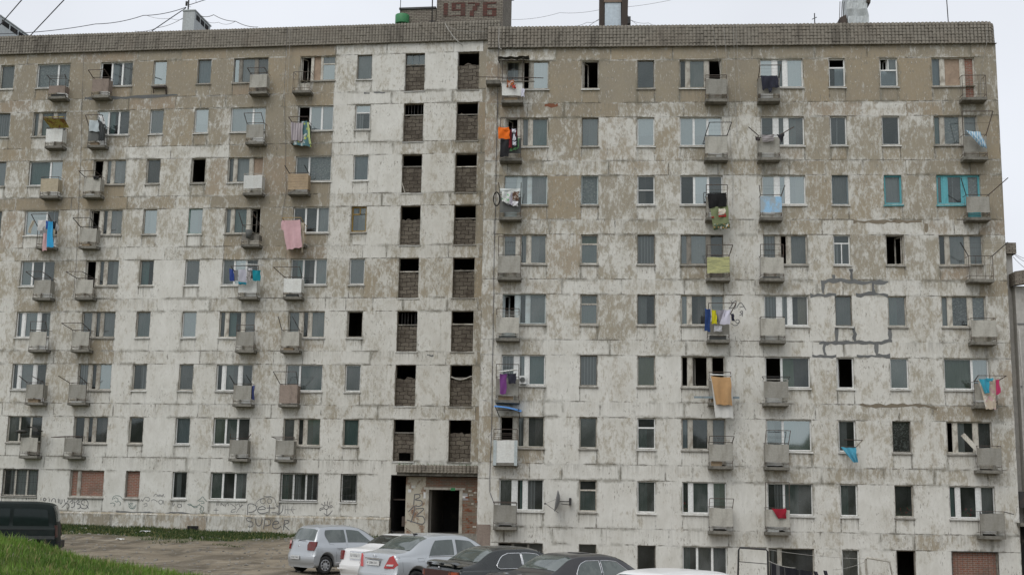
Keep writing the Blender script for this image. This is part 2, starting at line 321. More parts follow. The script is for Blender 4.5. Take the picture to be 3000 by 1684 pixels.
# ---------------------------------------------------------------- the two sections of the block
AL = 0.05502799
DL, DR = 61.784, 55.503
ZL, ZR, FH = 23.149+CAMZ, 20.169+CAMZ, 2.8
LW = empty('apartment_building', (0, DL, 0), -AL)
tag(LW, 'long nine storey apartment block section with stairwell openings, brick roof house and dark entrance', 'building')
RW = empty('apartment_building', (0, DR, 0), 0)
tag(RW, 'nearer and lower nine storey apartment block section right of the entrance, patched with grey seams', 'building')
ca, sa_ = math.cos(AL), math.sin(AL)
FRAME = {'L': Matrix.Translation((0, DL, 0)) @ Matrix.Rotation(-AL, 4, 'Z'), 'R': Matrix.Translation((0, DR, 0))}
FINV = {k: m.inverted() for k, m in FRAME.items()}
ROOT = {'L': LW, 'R': RW}
def FP(side, px, py, v=0.0):               # point on the plane lying v metres behind the facade of one section
    d = ray(px, py); o = Vector((0, 0, CAMZ)); Mi = FINV[side]; a = Mi @ o; dd = Mi.to_3x3() @ d
    return a + dd*((v-a.y)/dd.y)

COLS = {'L': {0: (-33.75, -32.93), 1: (-31.56, -29.63), 2: (-27.82, -25.96), 3: (-24.76, -23.99), 4: (-22.21, -21.43), 5: (-20.15, -18.2), 6: (-16.39, -14.43), 7: (-13.21, -12.4)},
        'R': {1: (-4.52, -2.53), 2: (-.94, -.16), 3: (1.65, 2.45), 4: (3.63, 5.57), 5: (7.37, 9.34), 6: (10.53, 11.27), 7: (12.87, 13.67), 8: (15.22, 17.16)}}
STAIR = [(-10.56, -9.5), (-7.7, -6.56)]
DOOR = {'L': {1: 'r', 2: 'l', 5: 'r', 6: 'l'}, 'R': {1: 'l', 4: 'r', 5: 'l', 8: 'r'}}
WH = 1.37
LAY = {'al': 'D.30 P.09 W.16 P.07 W.38', 'ar': 'W.16 P.07 W.38 P.08 D.31', 'bl': 'D.34 W.33 W.33', 'br': 'W.33 W.33 D.34', 'cl': 'D.37 W.63', 'cr': 'W.63 D.37',
       'el': 'W.33 W.34 W.33', 'er': 'W.33 W.34 W.33', 'hl': 'W.22 P.05 W.73', 'hr': 'W.22 P.05 W.73', 'zl': 'D.32 P.06 Q.20 P.04 T.38', 'yr': 'W.22 P.07 W.40 P.07 D.24'}
# layout, frame colour, panes left to right (k open/dark, d dark glass, g grey curtain, s sky bright, t teal, w white, l lace, v pleated, b board, r brick, o olive, m grey board, p brown, f floral, q flowers)
SPEC = {
'L': {1: {0: 's o g', 1: 'c w lg', 2: 'b w kgg', 3: 's o g', 4: 's n g', 5: 'a n ggd', 6: 'z o kg', 7: 's n g'},
      2: {0: 's n v', 1: 'a o ggd', 2: 'b w gtd', 3: 's w p', 4: 's w s', 5: 'c w ss', 6: 'b w ksg', 7: 't w gd'},
      3: {0: 's n g', 1: 'c w ts', 2: 'a o kgg', 3: 's o d', 4: 's o k', 5: 'a o dwb', 6: 'c w gl', 7: 's w g'},
      4: {0: 's n d', 1: 'c w sd', 2: 'a o kgg', 3: 's o g', 4: 's g t', 5: 'a o gtk', 6: 'b w ddw', 7: 'f y g'},
      5: {1: 'b w tdd', 2: 'a o kdd', 3: 's o t', 4: 's w p', 5: 'b w gsd', 6: 'b w tdt', 7: 's w p'},
      6: {1: 'a w dtd', 2: 'a o pdd', 3: 's o t', 4: 's w s', 5: 'a o dtg', 6: 'a o gdt', 7: 's o k'},
      7: {1: 'a w dgd', 2: 'a o vdt', 3: 's o d', 4: 's o p', 5: 'a w dtd', 6: 'c w gt', 7: 's w p'},
      8: {1: 'b o gdd', 2: 'a o ddd', 3: 's o d', 4: 's w g', 5: 'b w gtd', 6: 'a o mdt', 7: 's o t'},
      9: {1: 'eB o dww', 2: 'h o rr', 3: 's n r', 4: 's w d', 5: 'e w tdt', 6: 'eB w tdd', 7: 'sB w d'}},
'R': {1: {1: 'a o dkg', 2: 's o k', 3: 's n d', 4: 'a o dgk', 5: 'a w stt', 6: 't w kg', 7: 'v w kgg', 8: 'y o gbr'},
      2: {1: 'a o kvt', 2: 's n g', 3: 's w s', 4: 'b w sss', 5: 'a w dgt', 6: 's w d', 7: 's w d', 8: 'a o tlw'},
      3: {1: 'a b sgg', 2: 's b l', 3: 'x w d', 4: 'b w dsd', 5: 'a w sgg', 6: 's s g', 7: 's c w', 8: 'a c pdl'},
      4: {1: 'a o gdg', 2: 't o gt', 3: 's n v', 4: 'a n ggd', 5: 'a o vkg', 6: 'u w ddd', 7: 's o k', 8: 'a o dgd'},
      5: {1: 'a b kdt', 2: 't o gt', 3: 's n g', 4: 'a o tdw', 5: 'a w vdg', 6: 's n g', 7: 's o t', 8: 'a o gfl'},
      6: {1: 'a w vgt', 2: 's n v', 3: 's o o', 4: 'a o kkk', 5: 'c w kd', 6: 's w k', 7: 's w g', 8: 'c w gs'},
      7: {1: 'a o kdd', 2: 's o m', 3: 't w dt', 4: 'a o gdg', 5: 'c w gt', 6: 's w g', 7: 's n f', 8: 'a o kdd'},
      8: {1: 'a w ptd', 2: 't o dt', 3: 's w t', 4: 'a w qtg', 5: 'c w dt', 6: 's w t', 7: 's o q', 8: 'a w tqg'},
      9: {1: 'e n kdd', 2: 's n d', 3: 's n d', 4: 'e w tgt', 5: 'h o dd', 6: 's w g', 7: 's n k', 8: 'sB n r'}}}
FRM = {'w': ('fw', .05), 'o': ('fo', .048), 'n': ('fn', .04), 'c': ('fc', .085), 'g': ('fg', .04), 'b': ('fb', .045), 'y': ('fy', .075), 's': ('fs', .06)}
FLAB = {'c': 'turquoise painted window frame', 'y': 'ochre brown painted window frame', 'g': 'pale green window frame', 'b': 'pale blue painted window frame', 's': 'slate grey painted window frame'}
PLAB = {'r': 'opening bricked up with red brick', 'o': 'window hung with olive green cloth', 'b': 'window closed with brown board'}
GL = {'k': None, 'd': 'gl', 'g': 'gd', 's': 'gs', 't': 'gd', 'w': 'gl', 'l': 'gl', 'v': 'gl', 'b': None, 'r': None, 'o': 'gl', 'm': 'gd', 'p': 'gd', 'f': 'gl', 'q': 'gl'}
CU = {'g': 'cg', 't': 'ct', 'w': 'cw', 'l': 'cl', 'v': 'cv', 'b': 'cb', 'r': 'brick', 'o': 'co', 'm': 'cm', 'p': 'cp', 'f': 'cf', 'q': None, 's': 'cw', 'd': None, 'k': None}

def ring(mb, x0, x1, z0, z1, w, y0, y1):
    mb.box(x0, x0+w, y0, y1, z0, z1).box(x1-w, x1, y0, y1, z0, z1).box(x0+w, x1-w, y0, y1, z0, z0+w).box(x0+w, x1-w, y0, y1, z1-w, z1)
def curtain(win, x0, x1, z0, z1, c, y=.27):
    m = CU[c]
    if m is None: return
    if c in 'rbm':
        o = MB().box(x0-.06, x1+.06, y-.10, y, z0-.05, z1+.05).build({'r': 'brick_infill', 'b': 'board', 'm': 'board'}[c], MT[m], win); return
    if c == 'g' and rnd.random() < .6: m = rnd.choice(['ce', 'cu', 'cr', 'cw', 'cl', 'cu'])
    part = rnd.random()
    a0, a1 = x0-.1, x1+.1
    zb = z0-.05
    if c in 'gt' and part < .18: a1 = x0+(x1-x0)*.55
    elif c in 'tg' and part > .80: a0 = x0+(x1-x0)*.4
    elif c == 's' and part < .3: zb = z0+.35*(z1-z0)
    nx = max(8, int((a1-a0)/.025)); ph = rnd.random()*6; k = 2*math.pi/(.11+rnd.random()*.08); amp = .006+.011*rnd.random()
    sw = rnd.uniform(-.03, .03)
    MB().grid(lambda i, j: (a0+(a1-a0)*i/(nx-1)+sw*j/2, y+amp*math.sin(k*(a0+(a1-a0)*i/(nx-1))+ph), z1+.05-(z1-zb)*j/2), nx, 3).build('curtain', MT[m], win)
def flowers(win, x0, x1):
    p = MB(); f = MB()
    for i in range(26):
        x = rnd.uniform(x0, x1); z = rnd.uniform(.05, .45)*(1-.3*abs(x-(x0+x1)/2)); r = rnd.uniform(.03, .07); a = rnd.random()*6; y = .22+rnd.random()*.1
        (p if i % 3 else f).quad((x-r*math.cos(a), y, z-r*math.sin(a)), (x+r*math.sin(a)*.5, y-.03, z-r*.4), (x+r*math.cos(a), y, z+r*math.sin(a)), (x-r*.5, y+.02, z+r))
    for xx in (x0+.25*(x1-x0), x0+.7*(x1-x0)): p.box(xx-.06, xx+.06, .2, .3, 0, .09)
    o = p.build('pot_plant', MT['plant'], win); f.build('flower', MT['flow'], win)
NSEG = []
def window(side, row, col, x0, x1, zt, spec):
    lay, fc, panes = spec.split(); bars = 'B' in lay; lay = lay[0]
    W = x1-x0; root = ROOT[side]; fm, fw = FRM[fc]; mb = MB()
    win = None; holes = []; doorx = None
    key = lay+(DOOR[side].get(col) or 'l')
    segs = [(s[0], float(s[1:])) for s in LAY[key].split()] if lay in 'abcehyz' else [('W', 1.0)]
    tot = sum(s[1] for s in segs); x = 0; y0, y1 = .11, .17; pi = 0; jobs = []
    if lay in 'tvufx' : segs = [(lay.upper() if lay != 't' else 'T', 1.0)]; tot = 1
    g = .012
    for k, wd in segs:
        xa, xb = x, x+wd/tot*W; x = xb
        if k == 'P': mb.box(xa, xb, y0-.02, y1, -.0, WH); continue
        if k == 'Q': jobs.append(('b', xa, xb, 0, WH)); continue
        if k == 'D':
            doorx = (xa, xb); c = panes[pi]; pi += 1
            mb.box(xa, xa+fw, y0, y1, -.68, WH).box(xb-fw, xb, y0, y1, -.68, WH).box(xa+fw, xb-fw, y0, y1, WH-fw, WH)
            if c == 'r': jobs.append((c, xa+fw, xb-fw, -.68, WH-fw)); continue
            mb.box(xa+fw, xb-fw, y0+.01, y1-.01, -.66, .06 if c != 'k' else -.1)
            jobs.append((c, xa+fw, xb-fw, .06, WH-fw)); continue
        if k == 'W': ring(mb, xa+g*0, xb, 0, WH, fw, y0, y1); jobs.append((panes[pi], xa+fw, xb-fw, fw, WH-fw)); pi += 1; continue
        ring(mb, xa, xb, 0, WH, fw, y0, y1)
        A, B = xa+fw, xb-fw
        if k == 'T': zt_ = WH*.68; mb.box(A, B, y0-.006, y1-.004, zt_-.035, zt_+.035); jobs += [(panes[min(pi, len(panes)-1)], A, B, zt_+.035, WH-fw), (panes[-1], A, B, fw, zt_-.035)]
        if k == 'V': zt_ = WH*.58; mb.box(A, B, y0-.006, y1-.004, zt_-.03, zt_+.03); xm = (A+B)/2; mb.box(xm-.02, xm+.02, y0-.003, y1-.002, zt_+.03, WH-fw); jobs += [(panes[0], A, xm-.02, zt_+.03, WH-fw), (panes[1], xm+.02, B, zt_+.03, WH-fw), (panes[2], A, B, fw, zt_-.03)]
        if k == 'U': zt_ = WH*.72; mb.box(A, B, y0-.006, y1-.004, zt_-.03, zt_+.03); xm = (A+B)/2; mb.box(xm-.02, xm+.02, y0-.003, y1-.002, fw, zt_-.03); jobs += [(panes[0], A, B, zt_+.03, WH-fw), (panes[1], A, xm-.02, fw, zt_-.03), (panes[2], xm+.02, B, fw, zt_-.03)]
        if k == 'X': zm = WH*.5; mb.box(A, B, y0-.006, y1-.004, zm-.018, zm+.018); jobs += [(panes[0], A, B, zm+.018, WH-fw), (panes[0], A, B, fw, zm-.018)]
        if k == 'F': zm = WH*.70; xm = A+(B-A)*.55; mb.box(A, xm, y0-.006, y1-.004, zm-.03, zm+.03).box(xm-.025, xm+.025, y0-.008, y1-.006, zm+.03, WH-fw); jobs += [('d', A, xm-.025, zm+.03, WH-fw), (panes[0], A, B, fw, zm-.03), (panes[0], xm+.025, B, zm+.03, WH-fw)]
    win = mb.build('window', MT[fm], root, (x0, 0, zt-WH))
    lab = FLAB.get(fc)
    for c in panes:
        if c in PLAB: lab = PLAB[c]
    if lab: win['label'] = lab
    for (c, a, b, z0, z1) in jobs:
        gm = GL[c]
        if gm:
            if c == 's': gm = 'gs'
            elif c in 'gt' and rnd.random() < .55: gm = 'gs' if rnd.random() < .35 else 'gl'
            MB().quad((a, y0+.03, z0), (b, y0+.03, z0), (b, y0+.03, z1), (a, y0+.03, z1)).build('pane', MT[gm], win)
        elif c == 'k' and b-a > .3 and rnd.random() < .6:            # the casement stands open into the room
            m2 = MB(); L = min(b-a, .45); s = MB(); ang = R(rnd.uniform(55, 75)); hx = b if rnd.random() < .5 else a; sg = -1 if hx == b else 1
            e = Vector((sg*math.cos(ang), math.sin(ang), 0)); nn = Vector((0, 0, 1)); p0 = Vector((hx+sg*.02, y1+.02, 0)); q = e.cross(nn)*.02
            for (u0, u1, v0, v1) in ((0, .05, z0, z1), (L-.05, L, z0, z1), (.05, L-.05, z0, z0+.05), (.05, L-.05, z1-.05, z1)):
                m2.obox(p0+e*(u0+u1)/2+nn*(v0+v1)/2, e*(u1-u0)/2, q, nn*(v1-v0)/2)
            m2.build('open_casement', MT[fm], win)
        curtain(win, a, b, z0, z1, c)
        if c == 'q': flowers(win, a, b)
        if c == 'd' and rnd.random() < .45: curtain(win, a if rnd.random() < .5 else a+(b-a)*.6, a+(b-a)*.35 if rnd.random() < .5 else b, z0, z1, rnd.choice('gvp'))
    # sill under the fixed lights
    sx0, sx1 = -.05, W+.05
    if doorx: sx0, sx1 = (doorx[1]+.0, W+.05) if doorx[0] < W/2 else (-.05, doorx[0])
    sm = 'sill' if (fc in 'w' or rnd.random() < .35) else 'sillc'
    if fc == 'c': sm = 'fc'
    t = rnd.uniform(-.012, .012)
    s = MB(); zz = -.004
    s.quad((sx0, -.07, zz-.045+t), (sx1, -.07, zz-.045-t), (sx1, .105, zz), (sx0, .105, zz))
    s.quad((sx0, -.07, zz-.095+t), (sx1, -.07, zz-.095-t), (sx1, -.07, zz-.045-t), (sx0, -.07, zz-.045+t)); s.quad((sx0, 0, zz-.095), (sx1, 0, zz-.095), (sx1, -.07, zz-.095-t), (sx0, -.07, zz-.095+t))
    s.quad((sx0, -.07, zz-.095+t), (sx0, -.07, zz-.045+t), (sx0, 0, zz-.03), (sx0, 0, zz-.095)); s.quad((sx1, -.07, zz-.095-t), (sx1, 0, zz-.095), (sx1, 0, zz-.03), (sx1, -.07, zz-.045-t))
    if panes != 'r' or row == 9: s.build('sill', MT[sm], win)
    if bars:
        b = MB(); n = 5 if W < 1 else 9
        ring(b, -.02, W+.02, -.03, WH+.02, .025, -.03, -.005)
        for i in range(1, n): b.bar((W*i/n, -.02, 0), (W*i/n, -.02, WH), .007)
        for z in (.3, .7, 1.05): b.bar((0, -.012, z), (W, -.012, z), .007)
        b.build('window_grille', MT['iron'], win)
    return doorx

# paint coverage per storey, 0 bare to 10 fully white, at the nodes along each facade
XN = {'L': [-33.3, -30.6, -26.9, -24.4, -21.8, -19.2, -15.4], 'L2': [-12.8, -9.9, -7.2, -6.0], 'R': [-5.2, -3.5, -1.7, -.5, 2, 4.6, 6.5, 8.3, 10.9, 13.3, 16.2, 17.9]}
BAND = {'L': ['2121111', '3435431', '6536631', '6656731', '6659974', '774996 5'.replace(' ', ''), '8769976', '8889987', '9999988'],
        'L2': ['6980', '9860', '9981', '7971', '6463', '8983', '6974', '8993', '9999'],
        'R': ['332001121112', '554654753631', '343655754442', '565565875554', '467568888755', '779989887765', '568788877775', '789999988888', '899999999999']}
BELT = {'L': ['2232111', '4523332', '4558631', '2134533', '5678754', '6558966', '7637968', '8789978', '9999999'],
        'L2': ['8882', '9870', '8740', '7750', '7761', '7861', '9972', '7761', '9999'],
        'R': ['354111222233'[:12], '543343645633', '556656554544', '646656756764', '678877876763', '678978888875', '789999776653', '77999887 6677'.replace(' ', ''), '779999888667 8'.replace(' ', '')[:12]]}
def paintval(side, x, row, belt):
    key = side
    if side == 'L' and x > -14.43: key = 'L2'
    tab = (BELT if belt else BAND)[key]; s = tab[min(row, 8)]; xs = XN[key]
    vals = [int(c)/9.0 for c in s][:len(xs)]; xs = xs[:len(vals)]
    if key == 'L2' and x > -6.9: return vals[-1]
    return float(np.interp(x, xs, vals))

class Facade:
    def __init__(s): s.v = []; s.f = []; s.p = []; s.t = []; s.ua = []; s.ub = []; s.d = []
    def panel(s, x0, x1, z0, z1, paint, tone, y=0, rect=None, drip=.15):
        X0, X1, Z0, Z1 = rect or (x0, x1, z0, z1)
        n = len(s.v); s.v += [(x0, y, z0), (x1, y, z0), (x1, y, z1), (x0, y, z1)]; s.f.append((n, n+1, n+2, n+3)); s.p.append(paint); s.t.append(tone); s.d.append(drip)
        for (x, z) in ((x0, z0), (x1, z0), (x1, z1), (x0, z1)): s.ua.append((x-X0, z-Z0)); s.ub.append((X1-x, Z1-z))
    def raw(s, pts, paint=.75, tone=.3):
        n = len(s.v); s.v += [tuple(p) for p in pts]; s.f.append(tuple(range(n, n+len(pts)))); s.p.append(paint); s.t.append(tone); s.d.append(0)
        for _ in pts: s.ua.append((1, 1)); s.ub.append((1, 1))
    def reveal(s, x0, x1, z0, z1, d=.2, paint=.7):
        t = rnd.random()
        s.raw([(x0, 0, z0), (x0, 0, z1), (x0, d, z1), (x0, d, z0)], paint, t); s.raw([(x1, 0, z1), (x1, 0, z0), (x1, d, z0), (x1, d, z1)], paint, t)
        s.raw([(x0, 0, z1), (x1, 0, z1), (x1, d, z1), (x0, d, z1)], paint, t); s.raw([(x0, 0, z0), (x0, d, z0), (x1, d, z0), (x1, 0, z0)], paint, t)
    def build(s, name, root):
        me = bpy.data.meshes.new(name); me.from_pydata(s.v, [], s.f)
        for nm, vals in (('paint', s.p), ('tone', s.t), ('drip', s.d)):
            a = me.attributes.new(nm, 'FLOAT', 'FACE'); a.data.foreach_set('value', vals)
        for nm, vals in (('ua', s.ua), ('ub', s.ub)):
            u = me.uv_layers.new(name=nm); u.data.foreach_set('uv', np.array(vals, dtype=np.float32).ravel())
        me.materials.append(MT['fac']); me.update()
        o = bpy.data.objects.new(name, me); COL.objects.link(o); o.parent = root; return o

def tone(): return rnd.choice([rnd.random()*.35, rnd.random()*.5, rnd.random()])
def jit(p): return min(1.05, max(.0, p+rnd.uniform(-.10, .10)))
def build_section(side, xa, xb, z0, rows, ztop, skip=()):
    zt0 = ZL if side == 'L' else ZR; F = Facade(); doors = {}
    for r in range(rows):
        zt = zt0-FH*r; zb = zt-2.1 if r < 8 or side == 'R' else ZPL
        ops = []
        cols = dict(COLS[side])
        for c, (x0, x1) in cols.items():
            sp = SPEC[side].get(r+1, {}).get(c)
            if not sp: sp = 's n d' if c == 0 else None
            if sp: ops.append((x0, x1, c, sp))
        if side == 'L':
            if r < 8: ops += [(x0, x1, 'S', None) for x0, x1 in STAIR]
            else: ops.append((ENT0, xb, 'E', None))
        ops.sort(); x = xa
        for (x0, x1, c, sp) in ops:
            if x0 > x+.01:
                brk = [x, x0]
                if x0-x > 3.4 or (x < -14.43 < x0 and side == 'L' and False): brk = [x, (x+x0)/2+rnd.uniform(-.3, .3), x0]
                for a, b in zip(brk, brk[1:]): F.panel(a, b, zb, zt, jit(paintval(side, (a+b)/2, r, False)), tone())
            if c == 'S':
                F.reveal(x0, x1, zb, zt, .35, .55)
            elif c == 'E': pass
            else:
                dx = window(side, r+1, c, x0, x1, zt, sp)
                p = jit(paintval(side, (x0+x1)/2, r, False)+rnd.uniform(-.1, .22)); tn = tone()
                zs = zt-WH
                if dx:
                    d0, d1 = x0+dx[0], x0+dx[1]; doors[(r+1, c)] = (d0, d1)
                    w0, w1 = (d1, x1) if dx[0] < .5 else (x0, d0)
                    F.panel(w0, w1, zb, zs-.0, p, tn, drip=rnd.uniform(.5, 1))
                    F.reveal(x0, x1, zs, zt); F.raw([(d0, 0, zb), (d0, 0, zs), (d0, .2, zs), (d0, .2, zb)]); F.raw([(d1, 0, zs), (d1, 0, zb), (d1, .2, zb), (d1, .2, zs)])
                    F.raw([(d0, 0, zb), (d0, .2, zb), (d1, .2, zb), (d1, 0, zb)], .2)
                else:
                    F.panel(x0, x1, zb, zs, p, tn, drip=rnd.uniform(.5, 1)); F.reveal(x0, x1, zs, zt)
            x = x1
        if xb > x+.01: F.panel(x, xb, zb, zt, jit(paintval(side, (x+xb)/2, r, False)), tone())
    # belts between storeys, each a run of long panels with their own joints
    def belt(za, zb_, r, xs):
        for a, b in zip(xs, xs[1:]): F.panel(a, b, zb_, za, jit(paintval(side, (a+b)/2, r, True)), tone(), drip=rnd.uniform(.2, .8))
    base = {'L': [xa, -32.2, -29.2, -25.7, -23.2, -20.6, -17.2, -14.43, -11.6, -7.95, -6.35, xb], 'R': [xa, -4.6, -2.2, .4, 3.3, 5.9, 7.0, 9.9, 12.3, 14.3, 17.0, xb]}[side]
    for r in range(rows):
        za = zt0-FH*r-2.1; zb_ = za-.7
        xs = [base[0]]
        for v in base[1:-1]:
            fixed = side == 'L' and v in (-14.43, -7.95, -6.35)
            q = v if fixed else v+rnd.uniform(-.55, .55)
            if rnd.random() < .25 and q-xs[-1] > 2.4: xs.append((q+xs[-1])/2+rnd.uniform(-.4, .4))
            xs.append(q)
        xs.append(base[-1])
        if r < rows-1: belt(za, zb_, r+1, xs)
    belt(ztop, zt0, 0, base)
    # lowest strip and outer shell
    zl = ZPL if side == 'L' else zt0-FH*(rows-1)-2.1
    if side == 'L':
        xs = [xa, -31.5, -29.0, -26.9, -25.4, -23.6, -21.6, -20.2, -17.9, -15.2, -12.9, ENT0]
        for a, b in zip(xs, xs[1:]):
            F.panel(a, b, z0, zl-.10, rnd.choice([.3, .45, .55, .65, .8]), rnd.random(), y=-.06, drip=.8)
        F.raw([(xa, -.06, zl-.10), (ENT0, -.06, zl-.10), (ENT0, 0, zl), (xa, 0, zl)], .5); F.raw([(ENT0, -.06, z0), (ENT0, .3, z0), (ENT0, .3, zl), (ENT0, 0, zl), (ENT0, -.06, zl-.1)], .4)
    else: F.panel(xa, xb, z0, zl, .9, .3)
    D = 12.0
    F.raw([(xa, 0, z0), (xa, 0, ztop), (xa, D, ztop), (xa, D, z0)], .5); F.raw([(xb, 0, z0), (xb, D, z0), (xb, D, ztop), (xb, 0, ztop)], .45); F.raw([(xa, D, z0), (xa, D, ztop), (xb, D, ztop), (xb, D, z0)], .5)
    F.build('wall', ROOT[side])
    MB().box(xa+.02, xb-.02, .3, D-.02, ztop-.1, ztop+.25).build('roof', MT['roof'], ROOT[side])
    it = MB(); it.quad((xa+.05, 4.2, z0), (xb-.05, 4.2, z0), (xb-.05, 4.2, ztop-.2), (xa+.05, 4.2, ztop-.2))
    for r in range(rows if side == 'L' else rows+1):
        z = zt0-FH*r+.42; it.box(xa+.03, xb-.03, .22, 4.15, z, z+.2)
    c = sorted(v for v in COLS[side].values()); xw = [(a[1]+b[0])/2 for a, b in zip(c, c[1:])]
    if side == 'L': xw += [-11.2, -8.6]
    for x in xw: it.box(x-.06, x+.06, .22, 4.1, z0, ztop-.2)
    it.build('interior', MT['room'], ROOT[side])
    return doors
ENT0 = FP('L', 1143, 1480).x; ZPL = FP('L', 420, 1501).z
DOORS = {'L': build_section('L', -37.06, -5.1, -.6, 9, 23.74+CAMZ), 'R': build_section('R', -5.5, 18.15, -6.0, 9, 20.80+CAMZ)}

# ---------------------------------------------------------------- ribbed tile parapets
def parapet(root, xa, xb, zb, zt, yb, yt, courses=7, pitch=.17, name='parapet', endround=False, mat='tile'):
    nx = int((xb-xa)/pitch)*6; b = MB(); H = zt-zb; jx = random.Random(3)
    offs = [[jx.uniform(-.012, .012) for _ in range(nx//6+2)] for _ in range(courses+1)]
    rows = []
    for c in range(courses):
        rows += [(c/courses, -.022), ((c+.80)/courses, -.004), ((c+.995)/courses, .012)]
    def P(i, j):
        t, off = rows[j]; x = xa+(xb-xa)*i/(nx-1); ph = (x-xa)/pitch; rib = abs(math.sin(math.pi*ph))**.6
        y = yb+(yt-yb)*t+off-.068*rib+offs[j//3][min(int(ph), nx//6)]
        z = zb+H*t+.028*rib*(1 if j % 3 else .6)-.02
        if endround and x > xb-.35:
            q = (x-(xb-.35))/.35; y += .30*q*q; z -= .10*q*q*t
        return (x, y, z)
    b.grid(P, nx, len(rows), smooth=False)
    b.quad((xa, yb-.03, zb), (xa, .05, zb), (xb, .05, zb), (xb, yb-.03, zb)); b.box(xa, xb-(.35 if endround else 0), max(yt, 0)+.05, max(yt, 0)+.3, zb+.02, zt-.05)
    return b.build(name, MT[mat], root)
parapet(LW, -37.06, -5.44, 23.74+CAMZ, 24.83+CAMZ, -.09, -.03)
parapet(RW, -5.44, 18.19, 20.80+CAMZ, 21.87+CAMZ, -.09, -.02, endround=True)

# ---------------------------------------------------------------- stairwell openings
for r in range(8):
    zt = ZL-FH*r; zb = zt-2.1
    for k, (x0, x1) in enumerate(STAIR):
        top = zb+1.38+rnd.uniform(-.05, .05)
        o = MB(); nx = 9
        def edge(x): return top+.04*math.sin(x*7+r*2.1+k)+.03*math.sin(x*23+r*3)+(.10 if math.sin(x*5.3+r*1.7+k*2) > .8 else 0)
        xs = [x0+(x1-x0)*i/nx for i in range(nx+1)]
        lo = zb if not (r == 7 and k == 0) else zb+.42
        for a, b in zip(xs, xs[1:]):
            o.quad((a, .17, lo), (b, .17, lo), (b, .17, edge(b)), (a, .17, edge(a))); o.quad((a, .17, edge(a)), (b, .17, edge(b)), (b, .33, edge(b)), (a, .33, edge(a)))
        if lo > zb: o.box(x0, x0+.26, .17, .3, zb, lo).box(x1-.18, x1, .17, .3, zb, lo)
        blk = o.build('stairwell_infill', MT['block'], LW)
        if rnd.random() < .6 or (r in (1, 2, 4)):
            MB().box(x0+.005, x1-.005, .13, .2, top+.03, top+.085).build('rail', MT['fo' if rnd.random() < .4 else 'conc'], blk)
        s = MB(); s.grid(lambda i, j: (x0-.06+(x1-x0+.12)*i/8, -.05+.12*j, zb-.03+.02*math.sin(i*.9+r)+.02*j), 9, 2); s.box(x0-.05, x1+.05, -.04, .0, zb-.08, zb-.035); s.build('sill', MT['sillc' if k else 'sill'], blk)
        if (r, k) in ((0, 0),):
            MB().quad((x0, .2, top), (x1, .2, top), (x1, .2, zt), (x0, .2, zt)).build('pane', MT['gd'], blk)
            m = MB()
            for q in (.33, .66): m.box(x0+(x1-x0)*q-.012, x0+(x1-x0)*q+.012, .17, .22, top, zt)
            m.build('mullion', MT['fs'], blk)
        if (r, k) in ((1, 0), (5, 0)):
            m = MB()
            for q in (.2, .35, .5, .68, .85): m.box(x0+(x1-x0)*q-.01, x0+(x1-x0)*q+.01, .2, .22, top, zt)
            m.build('window_grille', MT['iron'], blk)
        if (r, k) == (6, 1):
            MB().tube([(x0+(x1-x0)*i/10, .10, top+.13-.16*math.sin(math.pi*min(1, i/9))) for i in range(11)], .035, 6).build('hanging_sheet', MT['lmetal'], blk)
        if (r, k) == (2, 0): MB().bar((x0+.02, .02, zb+.55), (x0+.2, -.02, zb), .025).build('leaning_stick', MT['fo'], blk)

# ---------------------------------------------------------------- entrance
def LP(px, py, v=0): p = FP('L', px, py, v); return p.x, p.z
ex0 = ENT0; ex1 = LP(1188, 1480)[0]; exd0 = LP(1255, 1500)[0]; exd1 = LP(1345, 1500)[0]; eztop = LP(1260, 1396)[1]; ezd = LP(1300, 1434)[1]; ezb = LP(1300, 1559)[1]
ent = MB(); ent.box(ex1, exd0-.16, -.01, .25, ezb-.5, eztop).build('entrance_wall', MT['eb'], LW)['label'] = 'painted entrance brick wall with B 13 sprayed on it'
MB().box(exd1+.16, -5.1, -.01, .25, ezb-.5, eztop-.0).build('entrance_wall', MT['eb2'], LW)['label'] = 'bare patched brick wall right of the entrance door'
MB().box(exd0-.16, exd1+.16, -.01, .25, ezd+.12, eztop).build('entrance_wall', MT['eb2'], LW)
fr = MB().box(exd0-.16, exd0, -.03, .28, ezb-.3, ezd).box(exd1, exd1+.16, -.03, .28, ezb-.3, ezd).box(exd0-.26, exd1+.3, -.05, .27, ezd, ezd+.12)
dfr = fr.build('door_surround', MT['fo'], LW)
MB().box(exd0+.05, exd0+.09, .3, 1.2, ezb, ezd-.02).build('door_leaf', MT['dkb'], dfr)
x, z = LP(1326, 1431, -.06); MB().box(x-.1, x+.13, -.056, -.05, z-.09, z+.05).build('green_paint_mark', MT['green'], dfr)
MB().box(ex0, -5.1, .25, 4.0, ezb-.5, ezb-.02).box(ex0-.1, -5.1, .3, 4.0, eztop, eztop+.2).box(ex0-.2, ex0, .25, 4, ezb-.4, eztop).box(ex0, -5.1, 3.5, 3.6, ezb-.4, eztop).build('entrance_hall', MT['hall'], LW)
MB().box(ex0+.02, ex1-.02, .6, .68, ezb+1.55, ezb+1.62).box(ex0+.55, ex1-.02, .35, .42, ezb+.25, ezb+.75).build('broken_door', MT['dkb'], LW)
st = MB()
for i in range(4): st.box(exd0-.6, -5.15, -.55-.34*i, -.2-.34*(i-1) if i else -.012, ezb-.6, ezb-.03-.16*i)
st.build('entrance_steps', MT['conc'], LW)
can = parapet(LW, LP(1160, 1370, -.6)[0], -5.4, LP(1300, 1384, -.6)[1], LP(1300, 1362, -.6)[1], -.6, -.56, courses=3, pitch=.19, name='entrance_canopy', mat='tile')
